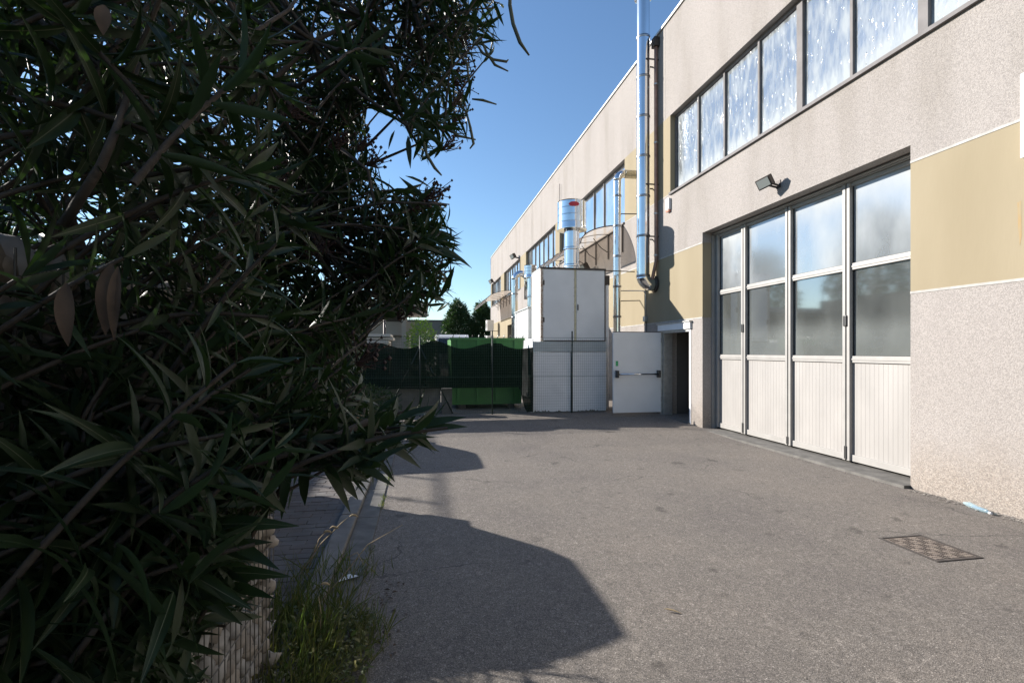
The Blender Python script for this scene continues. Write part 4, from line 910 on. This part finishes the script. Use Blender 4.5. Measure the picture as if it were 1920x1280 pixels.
# dried flower heads
def berries(px, py, z, n, spread, parent=ole):
    c = unproj(px, py, z); b = MB(); ico = []
    st0 = c + np.array([-.05, 0, -.04])
    for _ in range(n):
        e = c + rng.normal(0, spread * .62, 3); b.tube([st0, (st0 + e) / 2 + rng.normal(0, .01, 3), e], [.0025, .002, .0015], 4, cap=False); r = rng.uniform(.004, .0085)
        b.add([e + np.array(v) * r for v in ((1, 0, 0), (-1, 0, 0), (0, 1, 0), (0, -1, 0), (0, 0, 1.2), (0, 0, -1.2))], [(0, 2, 4), (2, 1, 4), (1, 3, 4), (3, 0, 4), (2, 0, 5), (1, 2, 5), (3, 1, 5), (0, 3, 5)], True)
    obj('flower_head', b, m_berry, parent)
for (px, py, z, n, s_) in ((865, 30, 2.6, 60, .07), (880, 75, 2.6, 40, .06), (840, 20, 2.6, 50, .07), (870, 145, 2.5, 26, .05), (865, 185, 2.5, 22, .05), (868, 215, 2.5, 14, .04), (850, 265, 2.4, 14, .03), (710, 295, 2.2, 26, .035), (815, 360, 2.1, 34, .045), (790, 380, 2.1, 26, .04), (828, 352, 2.1, 16, .03), (690, 265, 2.2, 20, .035), (640, 260, 2.1, 26, .04), (560, 200, 1.9, 26, .05), (780, 60, 2.6, 26, .06), (530, 330, 1.7, 18, .05), (600, 460, 1.8, 22, .05), (700, 660, 1.6, 26, .04), (880, 110, 2.6, 14, .04), (770, 580, 2.0, 14, .03)):
    berries(px, py, z, n, s_)
def pod(pl_, z, r=.006):
    P_ = [unproj(x, y, z) for x, y in pl_]; n_ = len(P_); obj('seed_pod', MB().tube(P_, [r * .6] + [r] * (n_ - 2) + [r * .5], 6), m_pod, ole)
for pl_, z in (([(957, -40), (956, 10), (962, 45), (975, 80), (992, 104)], 1.6), ([(895, 85), (905, 100), (925, 112), (950, 116), (953, 112)], 2.2), ([(900, 70), (912, 98), (928, 122), (953, 134)], 2.2), ([(875, 212), (882, 240), (888, 270), (881, 279)], 2.2), ([(885, 186), (905, 188), (931, 196)], 2.3), ([(790, 250), (800, 290), (815, 315), (828, 329)], 2.0), ([(835, 240), (860, 255), (892, 262)], 2.2), ([(855, 60), (858, 100), (876, 120), (880, 165)], 2.2), ([(832, 30), (836, 60), (845, 100), (848, 130)], 2.2)):
    pod(pl_, z)
# hanging dry leaves
for (x0, y0, x1, y1, z, wd) in ((125, 530, 118, 650, .62, .02), (210, 495, 188, 630, .62, .022), (222, 500, 205, 640, .62, .014), (195, 10, 190, 60, .7, .02)):
    a, c = unproj(x0, y0, z), unproj(x1, y1, z); d = c - a; L_ = np.linalg.norm(d); tvv, tff = leaf_template(7, .9, .25)
    Vv, Fv = batch(a[None], d[None], np.array([[.3, -1, .1]]), np.array([L_]), np.array([wd]), tvv, tff); np_obj('dry_leaf', Vv, Fv, m_dry, ole, kind=None)
# soil bed
struct('soil_bed', sheet(MB(), -5, -.745, -3, 2.2, .01), m_soil)

# ------------------------------------------------------------ gabion wall
gb = thing('gabion_wall', 'stone-filled wire gabion wall standing behind the near oleander leaves', 'wall', (-.85, 1.5, 0))
GX0, GX1, GYa, GYb, GH = -1.02, -.70, -.6, 2.6, 1.78
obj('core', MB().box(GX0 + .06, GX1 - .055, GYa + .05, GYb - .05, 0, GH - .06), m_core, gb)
smesh = []
for j in range(6):
    bm = bmesh.new(); bmesh.ops.create_icosphere(bm, subdivisions=2, radius=1)
    for v in bm.verts: v.co *= 1 + .5 * noise.noise(v.co * 1.2 + Vector((j * 7, 0, 0))); 
    me = bpy.data.meshes.new('stone'); bm.to_mesh(me); bm.free(); me.materials.append(m_stone if j % 3 else m_stone2)
    for p in me.polygons: p.use_smooth = True
    smesh.append(me)
sp = []
z = .03
while z < GH:
    hgt = random.uniform(.05, .10); y = GYa + .03
    while y < GYb - .02:
        wd = random.uniform(.055, .14); sp.append((GX1 - .05 + random.uniform(-.02, .006), min(y + wd / 2, GYb - .06), z + hgt / 2 + random.uniform(-.012, .012), .042, wd / 2 * random.uniform(.85, 1.15), hgt / 2 * random.uniform(.85, 1.2))); y += wd
    x = GX0 + .03
    while x < GX1 - .05: wd = random.uniform(.055, .1); sp.append((x + wd / 2, GYb - .055, z + hgt / 2, wd / 2 * 1.1, .036, hgt / 2 * 1.1)); x += wd
    z += hgt
y = GYa + .03
while y < GYb: 
    for x in (-.95, -.86, -.77): sp.append((x, y, GH - .03, .05, .05, .035))
    y += .09
def vis(q):
    a, b_, c = proj(np.array(q[:3])); return (0 if (c > .2 and -20 < a < 1940 and -20 < b_ < 1300) else 1, c)
sp.sort(key=vis); sv, sf = [], []
for i, (x, y, z, a, b_, c) in enumerate(sp):
    me = smesh[random.randrange(6)]; rot = Matrix.Rotation(random.uniform(-.35, .35), 4, 'X')
    mt_ = Matrix.Translation((x, y, z)) @ rot @ Matrix.Diagonal((a, b_, c, 1))
    if i < 300:
        o = bpy.data.objects.new('stone', me); COL.objects.link(o); o.parent = gb; o.matrix_local = Matrix.Translation(-wloc(gb)) @ mt_
    else:
        k0 = len(sv); sv += [tuple(mt_ @ v.co) for v in me.vertices]; sf += [tuple(k0 + q for q in p.vertices) for p in me.polygons]
obj('stone', MB().add(sv, sf, True), m_stone, gb, kind='stuff')
b = MB(); y = GYa
while y <= GYb + .01: b.tube([(GX1 + .003, y, 0), (GX1 + .003, y, GH)], .0024, 5, cap=False); y += .06 if y < 1.9 else .055
x = GX0
while x < GX1: b.tube([(x, GYb + .003, 0), (x, GYb + .003, GH)], .0024, 5, cap=False); x += .05
z = .1
while z < GH + .02: b.tube([(GX0, GYb + .006, z), (GX1 + .006, GYb + .006, z), (GX1 + .006, GYa, z)], .0024, 5, cap=False); z += .2
obj('wire_mesh', b, M('weathered_wire', (.10, .095, .085), .6, metal=.4), gb, kind='stuff')
rm = MB(); rm.tube([(GX1 + .012, 2.10, 1.10), (GX1 + .014, 2.06, 1.04), (GX1 + .013, 2.11, .98), (GX1 + .012, 2.04, .93), (GX1 + .013, 2.0, .88)], .006, 5); rm.tube([(GX1 + .014, 2.06, 1.04), (GX1 + .02, 2.12, 1.05), (GX1 + .02, 2.13, 1.10)], .005, 5)
tag(obj('red_twine', rm, m_red), 'knotted red twine tied to the wire of the stone wall', 'twine')

# ------------------------------------------------------------ weeds and grass
nW = 4200
gx = rng.uniform(-.9, -.16, nW); gy = 1.6 + 2.3 * rng.random(nW) ** 1.1
keep = (gx < -.27 + .10 * np.sin(gy * 7) + rng.normal(0, .05, nW) - .10 * np.maximum(0, gy - 2.9) - .0) & ~((gy > 3.25) & (rng.random(nW) < .75)) & ~((gx < -.69) & (gy < 2.62))
gx, gy = gx[keep], gy[keep]; n_ = len(gx); base = np.stack([gx, gy, np.zeros(n_)], 1)
hgt = rng.uniform(.05, .26, n_) * np.where(gx > -.45, .6, 1.15); dirs = np.stack([rng.normal(.1, .4, n_), rng.normal(0, .4, n_), np.ones(n_)], 1)
tv2, tf2 = leaf_template(3, .3, .35); V1, F1 = batch(base, dirs, rng.normal(0, 1, (n_, 3)) + np.array([0, -1, 0]), hgt, rng.uniform(.003, .007, n_), tv2, tf2)
# broad leaves
n2 = 2200; b2 = np.stack([rng.uniform(-.72, -.26, n2), 1.4 + 1.7 * rng.random(n2), np.zeros(n2)], 1); b2[:, 2] = rng.uniform(.01, .17, n2) * (1 - (b2[:, 0] + .72) * 1.2).clip(.2, 1)
d2 = np.stack([rng.normal(0, 1, n2), rng.normal(0, 1, n2), rng.normal(.3, .3, n2)], 1); V2, F2 = batch(b2, d2, np.array([0, 0, 1.]) + rng.normal(0, .35, (n2, 3)), rng.uniform(.018, .045, n2), rng.uniform(.012, .026, n2), tv2, tf2)
wv = np.concatenate([V1, V2]); wf = np.concatenate([F1, F2 + len(V1)]); wo_ = np_obj('weed_patch', wv, wf, m_weed); tag(wo_, 'patch of green weeds and grass growing at the foot of the bush by the kerb', 'weeds')
n3 = 500; yy3 = rng.uniform(3.0, 7.5, n3); b3 = np.stack([-.40 + rng.normal(0, .012, n3), yy3, np.zeros(n3) + .004], 1); k3 = np.sin(yy3 * 5) + np.sin(yy3 * 2.3) > .3; b3 = b3[k3]; n3 = len(b3)
V3, F3 = batch(b3, np.stack([rng.normal(0, .6, n3), rng.normal(0, .6, n3), np.ones(n3)], 1), rng.normal(0, 1, (n3, 3)), rng.uniform(.02, .07, n3), np.full(n3, .004), tv2, tf2)
tag(np_obj('crack_grass', V3, F3, m_weed), 'short dry grass tufts in the joint between gutter and asphalt', 'grass')
def stalk(pts, label, heads=()):
    b = MB(); t = thing('dry_stalk', label, 'stalk', tuple(pts[0]), 'dry grass stalks by the kerb'); obj('stem', MB().tube(pts, [.0028] * (len(pts) - 1) + [.0012], 5), m_straw, t)
    for h in heads:
        h = Vector(h); obj('seed_head', MB().tube([h, h + Vector((.015, 0, .008)), h + Vector((.034, 0, .006)), h + Vector((.05, 0, -.004))], [.002, .007, .007, .002], 6), m_straw, t)
def gp(px, py, z=2.95): return tuple(unproj(px, py, z))
stalk([gp(590, 1140), gp(650, 1070), gp(690, 1020), (gp(755, 983))], 'long bent straw stalk leaning over the gutter')
stalk([gp(560, 1080), gp(600, 1020), gp(640, 980), gp(652, 970)], 'upright straw stalk ending in a seed head beside the kerb', [gp(655, 968)])
stalk([gp(580, 1060), gp(598, 1010), gp(615, 992)], 'short straw stalk with two seed heads above the pavers', [gp(618, 990), gp(606, 998)])
stalk([gp(650, 1045), gp(670, 1035), gp(682, 1058)], 'small hooked straw stalk arching over the gutter slab')
stalk([gp(600, 1200, 2.7), gp(602, 1150, 2.7), gp(598, 1118, 2.7)], 'pale straw stalk standing in the middle of the weeds', [gp(600, 1096, 2.7)])
db = MB()
for _ in range(46):
    x, y = rng.uniform(-.36, -.1), rng.uniform(2.5, 3.6); a = rng.uniform(0, 6.28); L_ = rng.uniform(.02, .05); h = rng.uniform(.004, .02)
    db.add([(x, y, .006), (x + L_ * .5 * math.cos(a) - .008 * math.sin(a), y + L_ * .5 * math.sin(a) + .008 * math.cos(a), h), (x + L_ * math.cos(a), y + L_ * math.sin(a), .006), (x + L_ * .5 * math.cos(a) + .008 * math.sin(a), y + L_ * .5 * math.sin(a) - .008 * math.cos(a), h * .8)], [(0, 1, 2, 3)])
o = obj('leaf_litter', db, m_dry); tag(o, 'scattered curled dry leaves at the edge of the asphalt beside the weeds', 'litter'); o['kind'] = 'stuff'
pw = MB(); pw.add([(-.56, 3.62, .02), (-.44, 3.66, .03), (-.43, 3.69, .02), (-.50, 3.70, .035), (-.57, 3.66, .018)], [(0, 1, 2, 3, 4)]); tag(obj('paper_scrap', pw, m_white), 'torn white paper scrap lying on the gutter slab', 'paper')

# ------------------------------------------------------------ details on the driveway
mc = thing('manhole_cover', 'rusty square iron manhole cover with raised grid set in the asphalt', 'manhole cover', (4.06, 3.45, 0))
fr = MB(); x0, x1, y0, y1 = 3.85, 4.28, 3.2, 3.7
for a in ((x0, x1, y0, y0 + .02), (x0, x1, y1 - .02, y1), (x0, x0 + .02, y0 + .02, y1 - .02), (x1 - .02, x1, y0 + .02, y1 - .02)): fr.box(*a, -.02, .006)
obj('frame', fr, m_dark, mc); obj('plate', MB().box(x0 + .026, x1 - .026, y0 + .026, y1 - .026, -.02, .002), m_rust, mc)
kb = MB(); q = 0
for i in range(10):
    for j in range(12):
        xa, ya = x0 + .04 + i * .0355, y0 + .04 + j * .0355
        if (i // 2 + j // 2) % 2: kb.box(xa, xa + .028, ya + .002, ya + .010, .002, .007); kb.box(xa, xa + .028, ya + .018, ya + .026, .002, .007)
        else: kb.box(xa + .002, xa + .010, ya, ya + .028, .002, .007); kb.box(xa + .018, xa + .026, ya, ya + .028, .002, .007)
obj('raised_grid', kb, m_rust, mc)
bt = thing('plastic_bottle', 'crushed clear plastic bottle lying against the wall base', 'bottle', (5.5, 4.15, .02))
obj('bottle_body', MB().tube([(5.53, 4.32, .03), (5.52, 4.26, .032), (5.50, 4.16, .022), (5.485, 4.08, .026), (5.47, 4.04, .02)], [.012, .028, .024, .02, .010], 10), m_bottle, bt)
obj('cap', MB().tube([(5.47, 4.04, .02), (5.463, 4.015, .02)], .012, 10), m_white, bt)
gvl = MB()
def pebble(x, y, z, r): gvl.add([(x + r * a, y + r * b_, z + r * c * .6) for a, b_, c in ((1, 0, 0), (-1, .1, 0), (0, 1, 0), (.1, -1, 0), (0, 0, 1), (0, 0, -1))], [(0, 2, 4), (2, 1, 4), (1, 3, 4), (3, 0, 4), (2, 0, 5), (1, 2, 5), (3, 1, 5), (0, 3, 5)])
for _ in range(900):
    y = rng.uniform(1.5, 4.9); x = FX - abs(rng.normal(0, .055)) - .01
    if rng.random() < .35 and y > 4.4: continue
    pebble(x, y, .004, rng.uniform(.005, .015))
for _ in range(160): pebble(FX - .1 - abs(rng.normal(0, .06)), rng.uniform(4.8, 9.5), .003, rng.uniform(.003, .010))
for _ in range(240): pebble(rng.uniform(-.3, 5.3), rng.uniform(2.0, 9), .002, rng.uniform(.0025, .006))
o = obj('loose_gravel', gvl, m_stone); tag(o, 'loose chips of gravel along the foot of the wall', 'gravel'); o['kind'] = 'stuff'
lf = leaf_template(5, .8, .1); Vv, Fv = batch(np.array([[1.47, 2.90, .012]]), np.array([[.12, -.07, .0]]), np.array([[0, 0, 1.]]), np.array([.11]), np.array([.016]), *lf)
tag(np_obj('fallen_leaf', Vv, Fv, m_straw, kind=None), 'single dry straw-coloured leaf lying on the sunlit asphalt', 'leaf')

# ------------------------------------------------------------ trees
def crown(name, c, rx, ry, rz, n, mat, parent, L=.25, conic=.55, seed=1):
    r_ = np.random.default_rng(seed); u = r_.normal(0, 1, (n, 3)); u /= np.linalg.norm(u, axis=1, keepdims=True); rad = r_.random(n) ** .25
    t = u[:, 2]; shr = 1 - conic * np.clip((t + 1) / 2, 0, 1)
    lump = np.array([1 + .22 * noise.noise(Vector(q) * 2.6 + Vector((seed * 9, 0, 0))) + .12 * noise.noise(Vector(q) * 7) for q in u])
    p = np.stack([c[0] + u[:, 0] * rx * shr * rad * lump, c[1] + u[:, 1] * ry * shr * rad * lump, c[2] + t * rz * rad * lump], 1)
    d = u + r_.normal(0, .6, (n, 3)) + np.array([0, 0, -.3]); V, F = batch(p, d, r_.normal(0, 1, (n, 3)), r_.uniform(.6, 1.3, n) * L, r_.uniform(.35, .6, n) * L * .6, *leaf_template(2, .3, .2)); return np_obj(name, V, F, mat, parent)
for (x, y, zc, rx, rz, lab, sd_) in ((4.25, 60, 4.1, 2.2, 3.4, 'dense dark conical evergreen tree beyond the skip', 3), (7.2, 60, 4.0, 1.9, 3.4, 'dark evergreen tree half hidden behind the corner of the warehouse', 5)):
    t = thing('evergreen_tree', lab, 'tree', (x, y, 0), 'evergreen trees in the distance'); obj('trunk', MB().tube([(x, y, 0), (x, y, 4)], [.2, .1], 8), m_bark, t)
    crown('crown', (x, y, zc), rx, rx, rz, 9000, m_tree, t, .42, .5, sd_)
t = thing('small_tree', 'small bright yellow-green tree in front of the brown building', 'tree', (.05, 24, 0)); obj('trunk', MB().tube([(.05, 22.5, 0), (.1, 22.5, 1.8)], [.07, .04], 8), m_bark, t); crown('crown', (.0, 22.5, 2.0), .8, .8, 1.0, 1500, m_tree2, t, .15, .3, 8)
t = thing('small_tree', 'low dark green shrub between the boards and the van', 'shrub', (.1, 17.5, 0)); obj('trunk', MB().tube([(.1, 17.5, 0), (.1, 17.5, 1)], [.05, .03], 8), m_bark, t); crown('crown', (.1, 17.5, 1.2), .55, .6, .95, 1500, m_tree, t, .14, .3, 9)
t = thing('garden_shrub', 'leafy green shrub growing by the low wall near the fence foot', 'shrub', (-.6, 11.2, 0)); obj('stem', MB().tube([(-1.1, 11.0, 0), (-1.1, 11.0, .5)], [.03, .02], 6), m_bark, t); crown('crown', (-1.1, 11.0, .45), .7, .35, .42, 1800, m_tree, t, .09, .2, 12)
for (x, y, r_, h_, lab) in ((-27, 37, 4.2, 13.5, 'tall dark tree beyond the neighbouring building, right of the pair'), (-25, 51, 4.5, 12.5, 'tall dark tree beyond the neighbouring building, left of the pair')):
    t = thing('tall_tree', lab, 'tree', (x, y, 0)); obj('trunk', MB().tube([(x, y, 0), (x, y, h_ * .7)], [.35, .15], 8), m_bark, t); crown('crown', (x, y, h_ * .62), r_, r_, h_ * .4, 6000, m_tree, t, .6, .2, int(h_ * 3))
# row of trees across the far left horizon
for i, (x, y, r_, h_) in enumerate(((-38, 60, 4, 6), (-30, 66, 4.5, 7), (-22, 62, 4, 6), (-46, 58, 5, 7))):
    t = thing('round_tree', ['leafy round tree second from left far behind the oleander', 'tallest round tree far behind the oleander', 'rightmost round tree far behind the oleander', 'leftmost broad round tree far behind the oleander'][i], 'tree', (x, y, 0), 'round trees far behind the bush'); obj('trunk', MB().tube([(x, y, 0), (x, y, h_ * .6)], [.3, .15], 8), m_bark, t); crown('crown', (x, y, h_ * .62), r_, r_, h_ * .42, 3500, m_tree, t, .6, .2, 20 + i)
